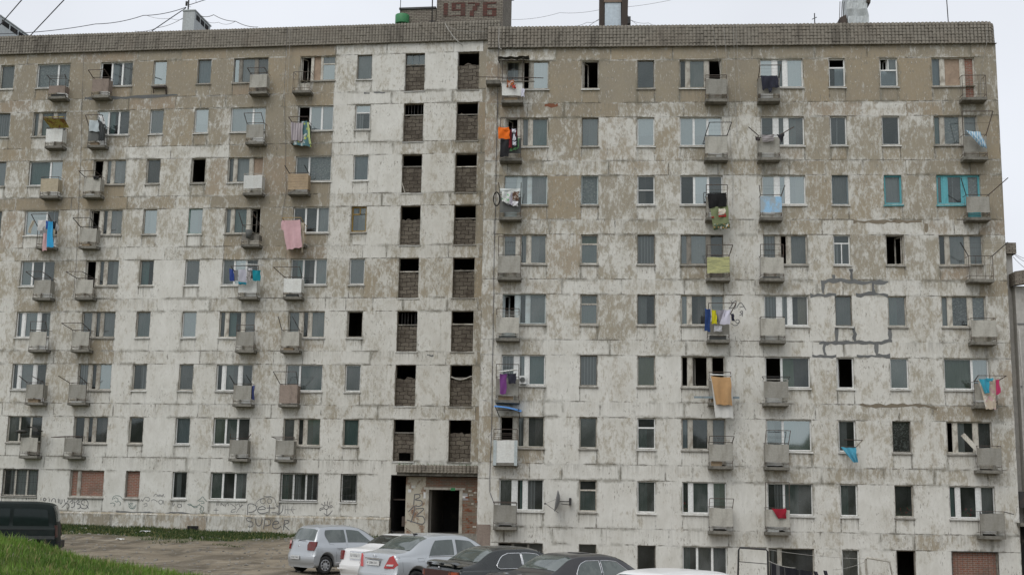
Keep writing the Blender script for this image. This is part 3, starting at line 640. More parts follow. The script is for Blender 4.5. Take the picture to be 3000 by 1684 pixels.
MB().box(LP(1162, 1370, -.6)[0], -5.4, -.52, -.012, LP(1300, 1394, -.55)[1], LP(1300, 1372, -.6)[1]).build('canopy_beam', MT['slab'], can)
m = MB()
for i in range(260):
    x = rnd.uniform(-9.6, -6.0) if rnd.random() < .75 else rnd.uniform(-10.2, -9.6); y = rnd.uniform(-.5, -.1); z0_ = LP(1300, 1363, -.5)[1]-.05; h = rnd.uniform(.05, .2)
    m.quad((x-.012, y, z0_), (x+.012, y, z0_), (x+rnd.uniform(-.05, .05), y+rnd.uniform(-.04, .04), z0_+h))
m.build('moss', MT['plant'], can)
for (px, py, wpx, hpx, mm) in ((1211, 1425, 12, 8, 'pwhite'), (1200, 1437, 9, 9, 'cw'), (1245, 1450, 9, 18, 'cw'), (1362, 1448, 16, 8, 'cg'), (1362, 1455, 15, 6, 'cw'), (1364, 1461, 15, 7, 'cm')):
    x, z = LP(px, py, -.02); MB().box(x-wpx/2*.0172, x+wpx/2*.0172, -.022, -.012, z-hpx/2*.0172, z+hpx/2*.0172).build('paper_notice', MT[mm], LW)
for i in range(34):
    x = rnd.uniform(exd1+.2, -5.6); z = rnd.uniform(ezb, eztop-.5); a = rnd.uniform(.08, .2); MB().box(x-a/2, x+a/2, -.03, -.01, z-.04, z+.04).build('loose_brick', MT[rnd.choice(['redp', 'mud', 'fo', 'redp'])], LW)
x, z = LP(1385, 1575); MB().box(-5.55+.05, -5.0, 0, 0, 0, 0)
p = FP('R', 1418, 1572); MB().box(-5.49, p.x+.28, -.012, 0, p.z-.42, p.z+.55).build('brown_paint_patch', MT['ppink'], RW)

# ---------------------------------------------------------------- balconies (parts of each section)
ZT = {'L': ZL, 'R': ZR}
def balcony(side, row, col, pan='panel', rack=None, w=.95, D=.52, pz=(.22, .95), lab=None, up=0, bars=0, rm='rust', sides=None):
    d0, d1 = DOORS[side][(row, col)]; cx = (d0+d1)/2; zb = ZT[side]-FH*(row-1)-2.10
    cx += rnd.uniform(-.03, .03)
    h = w/2; s = MB()
    dr = rnd.uniform(-.015, .015)
    s.quad((-h-.03, -D-.03, -.13), (-h-.03, 0, -.15), (h+.03, 0, -.15), (h+.03, -D-.03, -.13+dr)); s.quad((-h-.03, -D-.03, -.0), (h+.03, -D-.03, dr), (h+.03, 0, 0), (-h-.03, 0, 0))
    s.quad((-h-.03, -D-.03, -.13), (h+.03, -D-.03, -.13+dr), (h+.03, -D-.03, dr), (-h-.03, -D-.03, 0)); s.quad((-h-.03, 0, -.15), (-h-.03, -D-.03, -.13), (-h-.03, -D-.03, 0), (-h-.03, 0, 0)); s.quad((h+.03, -D-.03, -.13+dr), (h+.03, 0, -.15), (h+.03, 0, 0), (h+.03, -D-.03, dr))
    b = s.build('balcony', MT['slab'], ROOT[side], (cx, 0, zb))
    if lab: b['label'] = lab
    r = MB(); T = 1.04
    for x in (-h, h):
        r.bar((x, -D, 0), (x, -D, T), .016).bar((x, -D, T), (x, 0, T), .012).bar((x, -D, .14), (x, 0, .14), .010)
        if not sides: r.bar((x, -D*.5, .14), (x, -D*.5, T), .008)
    r.bar((-h, -D, T), (h, -D, T), .017).bar((-h, -D, .14), (h, -D, .14), .012)
    if not pan:
        for x in (-h*.4, h*.35): r.bar((x, -D, 0), (x, -D, T), .009)
        r.bar((-h, -D, .62), (h, -D, .62), .008)
    for i in range(bars): r.bar((-h, -D+.002, T+.09*(i+1)), (h, -D+.002, T+.09*(i+1)), .010)
    r.build('railing', MT[rm], b)
    if pan:
        p = MB(); z0, z1 = pz; a = rnd.uniform(-.012, .012); e = .005
        if pan == 'ptan':
            for i in range(6): p.box(-h-.02, h+.02, -D-.035-.004*(i % 2), -D-.016, z0+(z1-z0)*i/6+.004, z0+(z1-z0)*(i+1)/6-.004)
        else:
            nx = 8
            def P(i, j): x = -h-e+(2*h+2*e)*i/(nx-1); return (x, -D-.02-.012*math.sin(3.1*x+row)*(j/2), z0+(z1-z0)*j/2+a*x/h+(.01*math.sin(x*9+col) if j != 1 else 0))
            p.grid(P, nx, 3); p.box(-h-e+.004, h+e-.004, -D-.012, -D-.004, z0+.02, z1-.02)
        if sides or (sides is None and rnd.random() < .5):
            ms = -h if col in (1, 2, 5) and side == 'R' else h
            p.box(ms-.012, ms+.004, -D+.01, -.06, z0+.02, z1-.04)
        p.build('panel', MT[pan], b)
        if rnd.random() < .4: MB().box(-h*.8, h*rnd.uniform(0, .8), -D*.8, -D*.3, 0.002, rnd.uniform(.08, .2)).build('stored_board', MT[rnd.choice(['fo', 'pdark', 'ptan', 'pwhite'])], b)
    if rack:
        k, out, upz, dl, dR = rack; m = MB(); t = .021
        A, Dd = (-h, -D, T), (h, -D, T)
        if k == 'fl':
            B, C = (-h+dl, -D-out, T+upz), (h+dR, -D-out, T+upz); m.bar(A, B, t).bar(B, C, t).bar(C, Dd, t).bar(A, Dd, t)
            for q in (.4, .7): m.bar(Vector(A).lerp(Vector(B), q), Vector(Dd).lerp(Vector(C), q), .003, 3)
        if k == 'pr':
            m.bar(A, (-h+dl, -D-out, T+upz), t).bar(Dd, (h+dR, -D-out, T+upz), t)
            for q in (.6, .95): m.bar(Vector(A).lerp(Vector((-h+dl, -D-out, T+upz)), q), Vector(Dd).lerp(Vector((h+dR, -D-out, T+upz)), q), .003, 3)
        if k == 'up':
            B, C = (-h+dl, -D-out, T+upz), (h+dR, -D-out, T+upz); m.bar(A, B, t).bar(B, C, t).bar(C, Dd, t)
            m.bar(Vector(A).lerp(Vector(B), .5), Vector(Dd).lerp(Vector(C), .5), .006)
        m.build('drying_frame', MT[rnd.choice([rm, 'rust', 'rust', 'iron'])], b)
    return b
fl = lambda o=.75, u=.2, l=0, r=0: ('fl', o, u, l, r)
pr = lambda o=.5, u=.35, l=-.05, r=.05: ('pr', o, u, l, r)
up = lambda u=.5, o=.02, l=0, r=0: ('up', o, u, l, r)
B = balcony
B('L', 1, 1, 'ppink', pr(.2, .15, -.1, 0), pz=(.2, .62), bars=2, lab='balcony with low rusty brown panel'); B('L', 1, 2, 'ppink', fl(.6, .22)); B('L', 1, 5, 'panel', fl(.5, .12)); B('L', 1, 6, None, lab='open railed balcony without panel')
B('L', 2, 1, 'pwhite', None, lab='balcony with rusty white panel'); B('L', 2, 2, 'pdark', fl(.5, .5)); B('L', 2, 5, 'panel', fl(.8, .3, .1, .1)); B('L', 2, 6, 'pdark', fl(.6, .1, 0, .1))
B('L', 3, 1, 'pbeige', None, w=1.0, lab='balcony with beige panel'); B('L', 3, 2, 'panel', fl(.7, .12)); B('L', 3, 5, 'pwhite', None, w=1.0, rm='lmetal', lab='balcony with clean white panel'); B('L', 3, 6, 'ptan', pr(.45, .3, -.12, -.1), w=1.05, pz=(.12, .98), lab='balcony clad in tan boards')
B('L', 4, 1, None, fl(.8, .55)); B('L', 4, 2, 'panel', fl(.9, .3)); B('L', 4, 5, 'conc', pr(.4, .6, -.1, -.3), pz=(.2, .55)); B('L', 4, 6, None, fl(.75, .2, -.05, .0), rm='ybar', lab='balcony with ochre drying frame')
B('L', 5, 1, 'panel', fl(.7, .25, -.15, -.2)); B('L', 5, 2, 'panel', fl(.85, .2, -.2, -.25)); B('L', 5, 5, 'pwhite', fl(.8, .45, -.2, .3), w=1.0, lab='balcony with white panel'); B('L', 5, 6, 'pwhite', fl(.95, .35, -.3, .15), lab='balcony with white panel')
B('L', 6, 1, 'panel', fl(.4, .4, .2, .1)); B('L', 6, 2, 'panel', fl(.9, .25, -.2, 0)); B('L', 6, 5, 'panel', up(.25)); B('L', 6, 6, 'panel', pr(.4, .65, -.1, -.3))
B('L', 7, 1, 'panel', pr(.6, .3, -.15, -.4)); B('L', 7, 2, 'panel', pr(.7, .3, -.3, -.1)); B('L', 7, 5, 'panel', pr(.5, .4, -.1, -.15)); B('L', 7, 6, 'ppink', fl(.9, .55, -.1, .15), pz=(.05, 1.0), lab='balcony closed by a brown mottled panel')
B('L', 8, 1, 'panel', None); B('L', 8, 2, 'panel', fl(.9, -.1, -.3, -.6)); B('L', 8, 5, 'panel', pr(.3, .2, .1, .25)); B('L', 8, 6, 'panel', fl(.3, .08, -.15, .1))
B('R', 1, 1, 'pwhite', up(.9), lab='balcony with white panel under a torn awning', sides=True); B('R', 1, 4, 'panel', up(.1)); B('R', 1, 5, 'panel', fl(.6, .35)); B('R', 1, 8, None, w=1.05, lab='open railed balcony without panel')
B('R', 2, 1, 'pdark', up(.85, .15), lab='dark balcony hung with washing'); B('R', 2, 4, 'panel', fl(.6, .45, .15, .15), w=1.0, pz=(.2, 1.0)); B('R', 2, 5, 'panel', pr(.5, .25, -.5, .6)); B('R', 2, 8, 'panel', up(1.0, .3, -.1, .25), w=1.02)
B('R', 3, 1, 'pdark', pr(.4, .5), lab='dark grey panelled balcony'); B('R', 3, 4, 'panel', up(.45, .1)); B('R', 3, 5, 'pblue', pr(.4, .35, -.1, .1), lab='balcony with half light blue panel'); B('R', 3, 8, 'panel', pr(.7, .6, -.4, .65), w=1.0)
B('R', 4, 1, 'panel', up(.85), w=1.02, pz=(.2, .98)); B('R', 4, 4, 'pyel', fl(.6, .35, -.05, .1), w=1.0, lab='balcony with peeling yellow panel'); B('R', 4, 5, 'panel', up(.5), w=1.02); B('R', 4, 8, None, pr(.6, .5, -.5, .5), w=1.05, lab='open railed balcony without panel')
B('R', 5, 1, 'panel', up(.3), w=1.02, bars=2, rm='lmetal'); B('R', 5, 4, 'panel', fl(.7, .5, 0, .25), pz=(.22, .8)); B('R', 5, 5, 'panel', None, w=1.05, pz=(.2, .98)); B('R', 5, 8, 'panel', None, w=1.05)
B('R', 6, 1, 'panel', up(.55, .1), w=1.02, lab='balcony with light grey panel above the blue awning'); B('R', 6, 4, 'panel', up(.3)); B('R', 6, 5, 'panel', up(.12, 0, -.08, .1), w=1.05, rm='lmetal'); B('R', 6, 8, 'panel', fl(.6, .2, 0, .25))
B('R', 7, 1, 'pwhite', up(.45), w=1.05, pz=(-.12, 1.0), bars=3, sides=True, lab='balcony fully clad in white sheet with silver sides'); B('R', 7, 4, 'panel', fl(.3, .25, 0, .05), w=1.02); B('R', 7, 5, 'panel', up(.55, 0, .06, .1), w=1.02, pz=(.2, .98)); B('R', 7, 8, 'panel', None, w=1.02)
B('R', 8, 1, 'panel', fl(.25, .05), w=1.0, pz=(.2, .95)); B('R', 8, 4, 'panel', up(.35, 0, .03, .05), w=1.02, pz=(.2, .98)); B('R', 8, 5, 'panel', up(1.1), w=1.02); B('R', 8, 8, 'panel', pr(.5, -.1, -.1, .25), w=1.02)
for o in RW.children:
    if o.name.startswith('balcony') and 'silver' in o.get('label', ''):
        MB().box(-.54, -.40, -.56, -.545, -.12, 1.0).box(.40, .54, -.56, -.545, -.12, 1.0).build('silver_cladding', MT['silver'], o)
    if o.name.startswith('balcony') and 'half light' in o.get('label', ''): pass

# ---------------------------------------------------------------- seam repairs, scars and graffiti (parts of the walls)
def ribbon(mb, pts, wd, v, jag=.0, sub=.12):
    P = []
    for a, b in zip(pts, pts[1:]):
        n = max(1, int((b-a).length/sub))
        for i in range(n): P.append(a.lerp(b, i/n))
    P.append(pts[-1]); pv = None
    for i, p in enumerate(P):
        a, b = P[max(0, i-1)], P[min(len(P)-1, i+1)]; d = (b-a); d = Vector((d.x, 0, d.z)).normalized() if d.length > 0 else Vector((1, 0, 0)); n = Vector((-d.z, 0, d.x))
        w1 = wd/2+rnd.uniform(-jag, jag); w2 = wd/2+rnd.uniform(-jag, jag)
        c = (Vector((p.x, v, p.z))+n*w1, Vector((p.x, v, p.z))-n*w2)
        if pv: mb.quad(pv[0], pv[1], c[1], c[0])
        pv = c
def strokes(side, name, mat, off, sc, lines, wd=.035, v=-.004, jag=0, sub=.1, smooth=True, gap=.06):
    L = []
    for ln in lines:
        q = [FP(side, off[0]+x/sc, off[1]+y/sc, v) for x, y in ln]
        if smooth and len(q) > 2:                                     # Catmull-Rom through the hand-drawn points
            o = []
            for i in range(len(q)-1):
                p0, p1, p2, p3 = q[max(0, i-1)], q[i], q[i+1], q[min(len(q)-1, i+2)]
                for s in range(5):
                    t = s/5; o.append(.5*((2*p1)+(p2-p0)*t+(2*p0-5*p1+4*p2-p3)*t*t+(3*p1-p0-3*p2+p3)*t**3))
            q = o+[q[-1]]
        L.append(q)
    grp = list(range(len(L)))                                         # strokes that meet make one mark
    for i in range(len(L)):
        for j in range(i):
            if min((p-r).length for p in L[i] for r in L[j]) < gap:
                g0, g1 = grp[i], grp[j]; grp = [g1 if g == g0 else g for g in grp]
    for g in sorted(set(grp)):
        mb = MB()
        for k, q in enumerate(L):
            if grp[k] == g:
                qq = [Vector((r.x, v-.0006*(k % 5), r.z)) for r in q]; ribbon(mb, qq, wd, v-.0006*(k % 5), jag, sub)
        mb.build(name, MT[mat], ROOT[side])
def circ(cx, cy, r, a0=0, a1=360, n=10): return [(cx+r*math.cos(R(a0+(a1-a0)*i/n)), cy+r*math.sin(R(a0+(a1-a0)*i/n))) for i in range(n+1)]
strokes('R', 'seam_filler', 'tar', (0, 0), 1, [[(2405, 827), (2450, 822), (2490, 824), (2540, 827), (2602, 825)], [(2492, 788), (2495, 824)], [(2442, 805), (2443, 824)], [(2411, 828), (2412, 860)], [(2559, 828), (2560, 858)], [(2374, 866), (2450, 864)], [(2508, 866), (2560, 860), (2602, 866)]], .15, -.006, .06, .16, False)
strokes('R', 'seam_filler', 'tar', (0, 0), 1, [[(2451, 960), (2450, 1000)], [(2502, 957), (2504, 1000)], [(2608, 958), (2606, 1000)], [(2400, 1006), (2480, 1001), (2560, 1003), (2614, 1000)], [(2415, 1008), (2416, 1040)], [(2568, 1006), (2569, 1040)], [(2380, 1044), (2450, 1043)], [(2510, 1043), (2608, 1042)]], .14, -.006, .05, .16, False)
strokes('L', 'seam_filler', 'tar', (0, 0), 1, [[(248, 288), (300, 289), (370, 287), (450, 282), (520, 279)]], .13, -.006, .05, .2)
strokes('R', 'seam_filler', 'mud', (0, 0), 1, [[(2520, 1186), (2580, 1189), (2660, 1187), (2710, 1188), (2745, 1197)], [(2500, 649), (2600, 650), (2700, 646)], [(2715, 655), (2712, 680)]], .13, -.006, .05, .15)
strokes('R', 'brick_scar', 'redp', (0, 0), 1, [[(1596, 309), (1615, 310), (1634, 308)]], .12, -.005, .05, .1, False)
strokes('L', 'dark_joint', 'tar', (0, 0), 1, [[(1066, 273), (1083, 274)], [(1095, 272), (1128, 272)], [(1252, 1038), (1262, 1042), (1270, 1040)], [(340, 1498), (410, 1500), (440, 1500)], [(440, 1500), (470, 1509), (500, 1501), (560, 1504), (608, 1509)], [(905, 1516), (940, 1514)], [(990, 1516), (1060, 1520), (1138, 1519)]], .07, -.007, .025, .15)
c1 = (640, 1420); PL = -.066
strokes('L', 'graffiti', 'spray', c1, 6.44, [[(545, 580), (552, 470), (562, 365), (640, 355), (708, 395), (712, 455), (650, 503), (565, 515)], [(748, 462), (868, 452), (880, 425), (822, 402), (752, 440), (742, 495), (792, 532), (862, 530), (935, 508)],
        [(965, 370), (952, 532)], [(910, 430), (1072, 430)], [(1152, 340), (1140, 545)], [(1000, 520), (1092, 522), (1130, 550), (1188, 512), (1214, 450), (1216, 380)]], .042)
strokes('L', 'graffiti', 'spray', c1, 6.44, [[(640, 622), (562, 610), (530, 640), (560, 680), (622, 690), (652, 722), (642, 770), (592, 790), (556, 772)], [(705, 622), (710, 720), (752, 770), (802, 740), (826, 640)], [(880, 630), (850, 830)], [(880, 640), (960, 642), (990, 700), (960, 750), (880, 770)],
        [(1030, 742), (1130, 722), (1120, 682), (1062, 682), (1022, 740), (1042, 808), (1112, 820), (1182, 770)], [(1245, 660), (1225, 850)], [(1245, 665), (1312, 665), (1322, 712), (1240, 752), (1340, 850)], [(1005, 640), (1018, 680)], [(1188, 690), (1190, 698)]], .042, PL)
strokes('L', 'graffiti', 'spray', c1, 6.44, [circ(2032, 415, 42), [(1990, 425), (1920, 440), (1915, 480), (1945, 460), (1985, 450)], [(1990, 390), (1940, 350)], [(2005, 370), (2005, 315)], [(2055, 365), (2058, 305)], [(2095, 370), (2105, 310)], [(2075, 400), (2140, 385), (2140, 420), (2080, 425)], [(2042, 455), (2045, 580)], [(2050, 580), (2100, 540), (2150, 480)], [(2045, 580), (1990, 530)], [(2020, 405), (2022, 412)], [(2045, 402), (2046, 410)]], .035)
strokes('L', 'graffiti', 'spray2', c1, 6.44, [circ(838, 302, 46), circ(962, 300, 44), [(700, 400), (720, 320), (790, 265), (880, 240), (1000, 225), (1060, 260), (1090, 350), (1140, 440)], [(870, 370), (880, 390)], [(850, 200), (900, 215), (1000, 210)], [(1080, 380), (1110, 410), (1140, 390)], [(1260, 385), (1256, 540)], [(1312, 390), (1310, 540)], [(1256, 462), (1312, 460)], [(1395, 400), (1380, 470), (1420, 540)], [(1310, 465), (1450, 460)], [(220, 350), (290, 390), (330, 440), (260, 470), (240, 510), (320, 500)], [(330, 380), (390, 350), (400, 400), (460, 370), (380, 450), (340, 520)]], .03)
c2 = (0, 1440)
strokes('L', 'graffiti', 'spray', c2, 6.133, [[(470, 140), (498, 90), (522, 132)], [(228, 118), (250, 95), (262, 118)], [(655, 100), (656, 130)], [(735, 110), (736, 150)], circ(800, 135, 24), [(890, 122), (885, 172)], [(920, 172), (950, 122), (990, 130), (1002, 190)], [(1046, 120), (1050, 200)], [(1074, 130), (1082, 212), (1112, 190), (1115, 132)], [(1155, 130), (1160, 178)],
        [(1226, 150), (1190, 205), (1110, 282)], [(1162, 192), (1230, 222), (1242, 272), (1205, 300)], [(1252, 190), (1298, 152), (1312, 188), (1280, 212)], [(1338, 172), (1342, 240), (1300, 282), (1280, 270)], [(1360, 190), (1402, 152), (1422, 182), (1382, 212), (1442, 232), (1432, 290), (1392, 300)], [(1520, 240), (1462, 205), (1480, 150), (1542, 142), (1580, 190), (1575, 260), (1530, 300), (1470, 290), (1442, 268)], [(1545, 232), (1592, 296)]], .04)
c3 = (320, 1440)
strokes('L', 'graffiti', 'sprayg', c3, 7.156, [[(60, 170), (100, 90), (190, 80), (250, 110), (280, 160)], [(90, 150), (130, 120), (180, 150), (170, 210), (120, 190)], [(20, 240), (80, 230), (120, 260), (90, 300)], [(190, 190), (240, 230), (220, 290)], circ(470, 290, 55, 0, 300), circ(470, 290, 25, 40, 330), [(410, 220), (430, 330), (520, 350), (560, 260)], [(1640, 262), (1700, 252), (1760, 300), (1850, 292), (1900, 250)], [(1660, 285), (1720, 280), (1780, 325), (1850, 318)], [(1850, 190), (1920, 140), (1960, 100), (2000, 150), (2050, 200)], [(1880, 200), (1960, 190), (1990, 240), (1920, 230)], [(1890, 280), (1940, 300), (1900, 360), (1960, 400), (1980, 330), (1930, 300)], [(1900, 400), (1930, 440), (1970, 420)]], .03)
strokes('L', 'graffiti', 'spray2', c3, 7.156, [[(700, 200), (760, 110), (840, 130), (830, 190), (760, 170)], [(660, 200), (680, 160), (700, 200)], [(720, 260), (780, 240), (790, 290), (730, 300)], [(880, 190), (920, 160), (980, 180), (1010, 210)], circ(1080, 210, 42), [(1130, 170), (1150, 260)], [(1330, 230), (1340, 300), (1380, 240)], circ(1470, 290, 38, 40, 380), [(1510, 250), (1520, 320)], [(930, 100), (960, 50), (1000, 60)], [(1000, 100), (1020, 60), (1040, 95), (1065, 50), (1070, 95)], [(1090, 60), (1100, 95), (1140, 45), (1120, 110)], [(1155, 90), (1160, 110)], [(2240, 335), (2240, 470)], [(2190, 380), (2292, 380)], [(2250, 230), (2255, 290)], [(2280, 225), (2282, 285)], [(2340, 290), (2350, 230), (2400, 290), (2410, 240)], [(2420, 300), (2480, 230), (2500, 290)]], .03)
strokes('L', 'graffiti', 'spray', (1130, 1340), 5.56, [[(472, 590), (455, 770)], [(474, 600), (540, 595), (556, 640), (482, 682), (578, 700), (590, 758), (540, 790), (482, 780)], [(370, 880), (476, 790), (412, 1050)], [(490, 830), (622, 830), (502, 945), (600, 952), (636, 1030), (590, 1080), (450, 1045), (345, 1010)]], .05, -.016)
strokes('R', 'graffiti', 'spray', (1400, 840), 3.22, [[(2384, 132), (2402, 160), (2368, 205)], [(2368, 205), (2425, 195), (2420, 212)], [(2388, 180), (2405, 150), (2436, 135), (2428, 195)], [(2440, 200), (2480, 150), (2530, 220)], [(2470, 190), (2512, 186)], [(2494, 278), (2496, 228), (2472, 240), (2494, 254), (2468, 270)], circ(2450, 326, 17), [(2464, 330), (2450, 356), (2420, 364), (2390, 345)]], .035)

# ---------------------------------------------------------------- roof house with the year, annex, vents
def lbox(side, mat, name, x0, x1, ytop, ybot, v, depth, zlow=None):
    a = FP(side, x0, ybot, v); b = FP(side, x1, ytop, v); z0 = zlow if zlow is not None else a.z
    return a, b, MB().box(a.x, b.x, v, v+depth, z0, b.z)
zr0 = 23.9+CAMZ
a, b, m = lbox('L', 'tower', 'h', 1278, 1475, -75, 75, .9, 3.6, zr0); tw = m.build('roof_house', MT['tower'], LW)
MB().box(a.x-.12, b.x+.12, .78, 4.6, b.z, b.z+.18).build('roof_slab', MT['conc'], tw)
dg = MB(); oy = .9
def rect(x0, y0, x1, y1, k=0):
    p = FP('L', 1140+x0/7.156, y1/7.156, oy); q = FP('L', 1140+x1/7.156, y0/7.156, oy); dg.box(p.x, q.x, oy-.022-.0015*k, oy+.01, p.z, q.z)
for i, rc in enumerate([(1140, 75, 1232, 325), (1132, 325, 1600, 354), (1312, 62, 1500, 100), (1312, 100, 1400, 195), (1312, 195, 1500, 236), (1500, 62, 1600, 325), (1800, 66, 1898, 132), (1748, 132, 1850, 232), (1690, 232, 1782, 350), (1650, 60, 1800, 86), (1962, 50, 2062, 345), (2062, 50, 2250, 90), (2062, 176, 2250, 216), (2156, 216, 2250, 345), (2062, 312, 2156, 345)]): rect(*rc, k=i % 4)
dg.build('year_numerals', MT['digit'], tw)['label'] = 'dark red brick numerals reading 1976'
a, b, m = lbox('L', 'tower', 'h', 1171, 1278, 26, 75, 1.0, 3.0, zr0); m.v = [(x-.012 if x > b.x-.01 else x, y, z) for x, y, z in m.v]; an = m.build('roof_annex', MT['tower'], LW)
MB().box(a.x-.05, b.x-.015, .93, 4.05, b.z, b.z+.10).build('roof_slab', MT['roof'], an)
def shaft(side, x0, x1, yt, yb, v, depth, mat):
    a = FP(side, x0, yb, v); b = FP(side, x1, yt, v); z0 = 23.9+CAMZ if side == 'L' else 21.0+CAMZ
    s = MB().box(a.x, b.x, v, v+depth, z0, b.z).build('roof_vent', MT[mat], ROOT[side]); MB().box(a.x-.05, b.x+.05, v-.05, v+depth+.05, b.z, b.z+.06).build('vent_cap', MT['vent'], s)
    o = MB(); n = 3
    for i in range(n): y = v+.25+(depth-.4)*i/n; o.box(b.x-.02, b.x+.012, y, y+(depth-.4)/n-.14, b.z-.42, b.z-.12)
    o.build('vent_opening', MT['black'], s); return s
shaft('L', 533, 571, 32, 90, 1.2, 2.4, 'vent'); shaft('L', -60, 0, 47, 115, 1.2, 3.2, 'vent')
a = FP('R', 1772, 80, 1.0); b = FP('R', 1819, 8, 1.0); z0 = 21.0+CAMZ
v2 = MB().box(a.x+.0, b.x, 1.0, 2.6, z0, b.z).build('roof_vent', MT['ventb'], RW)
MB().box(a.x-.06, b.x+.06, .95, 2.7, b.z, b.z+.55).build('vent_cap', MT['vbr'], v2)
s = MB(); x0 = a.x; x1 = b.x
s.obox((x0-.14, 1.45, (z0+b.z)/2+.2), (.13, .1, 0), (-.02, .5, 0), (0, 0, (b.z-z0)/2+.35)); s.obox((x1+.16, 1.4, (z0+b.z)/2+.35), (.15, .1, .02), (-.02, .5, 0), (.03, 0, (b.z-z0)/2+.3)); s.build('side_board', MT['dkb'], v2)
a = FP('R', 2483, 75, 1.0); b = FP('R', 2540, -50, 1.0)
m = MB()
def PV(i, j): x = a.x+(b.x-a.x)*i/8; z = z0+(b.z-z0)*j/10; return (x+.05*math.sin(j*1.7)+.10*max(0, j-6)*.3, 1.0-.05*math.sin(i*1.3+j*.9)-.03*math.sin(j*2.3), z)
m.grid(PV, 9, 11, smooth=False); m.box(a.x+.06, b.x-.04, 1.1, 2.4, z0, b.z)
v3 = m.build('roof_vent', MT['vent'], RW); v3['label'] = 'roof vent wrapped in battered loose metal sheet'
q = MB().obox((a.x-.08, 1.5, z0+.9), (.16, .05, .1), (0, .45, 0), (-.12, 0, .75)); q.build('torn_flap', MT['dkb'], v3); MB().obox((b.x+.16, 1.4, b.z-.2), (.1, .05, 0), (0, .4, 0), (.12, 0, .8)).build('torn_flap', MT['dkb'], v3)
MB().box(a.x-.28, a.x-.02, 1.2, 2.2, z0, z0+.55).build('side_board', MT['ppink'], v3)
q = MB()
for i in range(3): q.bar((a.x-.42+.05*i, 1.1, z0+.1), (a.x-.30+.1*i, 1.1, z0+2.4), .02)
q.build('leaning_rod', MT['iron'], v3)

# ---------------------------------------------------------------- the next section beyond the right end
MT['palec'] = mk('pale_weathered_wall', (.44,.43,.40), .92, (.20,.18,.15), .6, 1.2, bump=.3, spec=.1)
nb = empty('apartment_building', (0, 0, 0)); tag(nb, 'far brown grey apartment section glimpsed past the right edge of the block', 'building')
def NP(px, py, Y): p = DP(px, py, Y); return p
p0 = NP(2965, 712, 56.25); p1 = NP(2992, 830, 55.8)
MB().box(18.22, NP(2966, 760, 56.25).x, 56.25, 67, -8, NP(2966, 746, 56.25).z).build('wall', MT['palec'], nb)
MB().box(18.22, NP(2971, 712, 56.25).x, 56.0, 67, NP(2966, 746, 56.25).z+.004, NP(2971, 714, 56.25).z).build('parapet', MT['tower'], nb)
x0 = NP(2974, 850, 55.8).x
m = MB().box(x0, x0+9, 55.8, 66, -8, NP(2990, 838, 55.8).z); m.build('wall', MT['palec'], nb)
zr = NP(2990, 838, 55.8).z
m = MB(); m.quad((x0-.1, 55.4, zr), (x0+9, 55.4, zr+1.6), (x0+9, 55.4, zr+.5+1.6), (x0-.1, 55.4, zr+.6)).quad((x0-.1, 55.4, zr), (x0-.1, 58, zr), (x0-.1, 58, zr+.6), (x0-.1, 55.4, zr+.6)).quad((x0-.1, 55.4, zr+.6), (x0+9, 55.4, zr+2.1), (x0+9, 61, zr+2.1), (x0-.1, 61, zr+.6)).quad((x0-.1, 55.4, zr), (x0-.1, 56.0, zr), (x0+9, 56.0, zr+1.6), (x0+9, 55.4, zr+1.6))
m.build('parapet', MT['tower'], nb)
q = MB(); pz = NP(2990, 1300, 55.8)
for z in (2.0, 4.8, 7.6, 10.4): q.box(x0+.02, x0+6, 55.77, 55.8, z, z+.06)
q.build('panel_joint', MT['tar'], nb)
w0 = NP(2984, 1486, 55.8); MB().box(w0.x, w0.x+1.5, 55.7, 55.82, w0.z, NP(2984, 1534, 55.8).z+1.4).build('window_grille', MT['iron'], nb)
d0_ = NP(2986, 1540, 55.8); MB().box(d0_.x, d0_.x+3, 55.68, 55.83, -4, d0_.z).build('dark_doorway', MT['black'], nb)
MB().box(d0_.x-.2, d0_.x+3.2, 55.0, 55.8, d0_.z, d0_.z+.15).build('door_canopy', MT['slab'], nb)
q = NP(2981, 965, 55.8); MB().tube([(q.x, 55.6, q.z), (q.x+.05, 55.6, 8.0), (q.x+.1, 55.6, 2.0)], .035, 6).build('drainpipe', MT['palec'], nb)

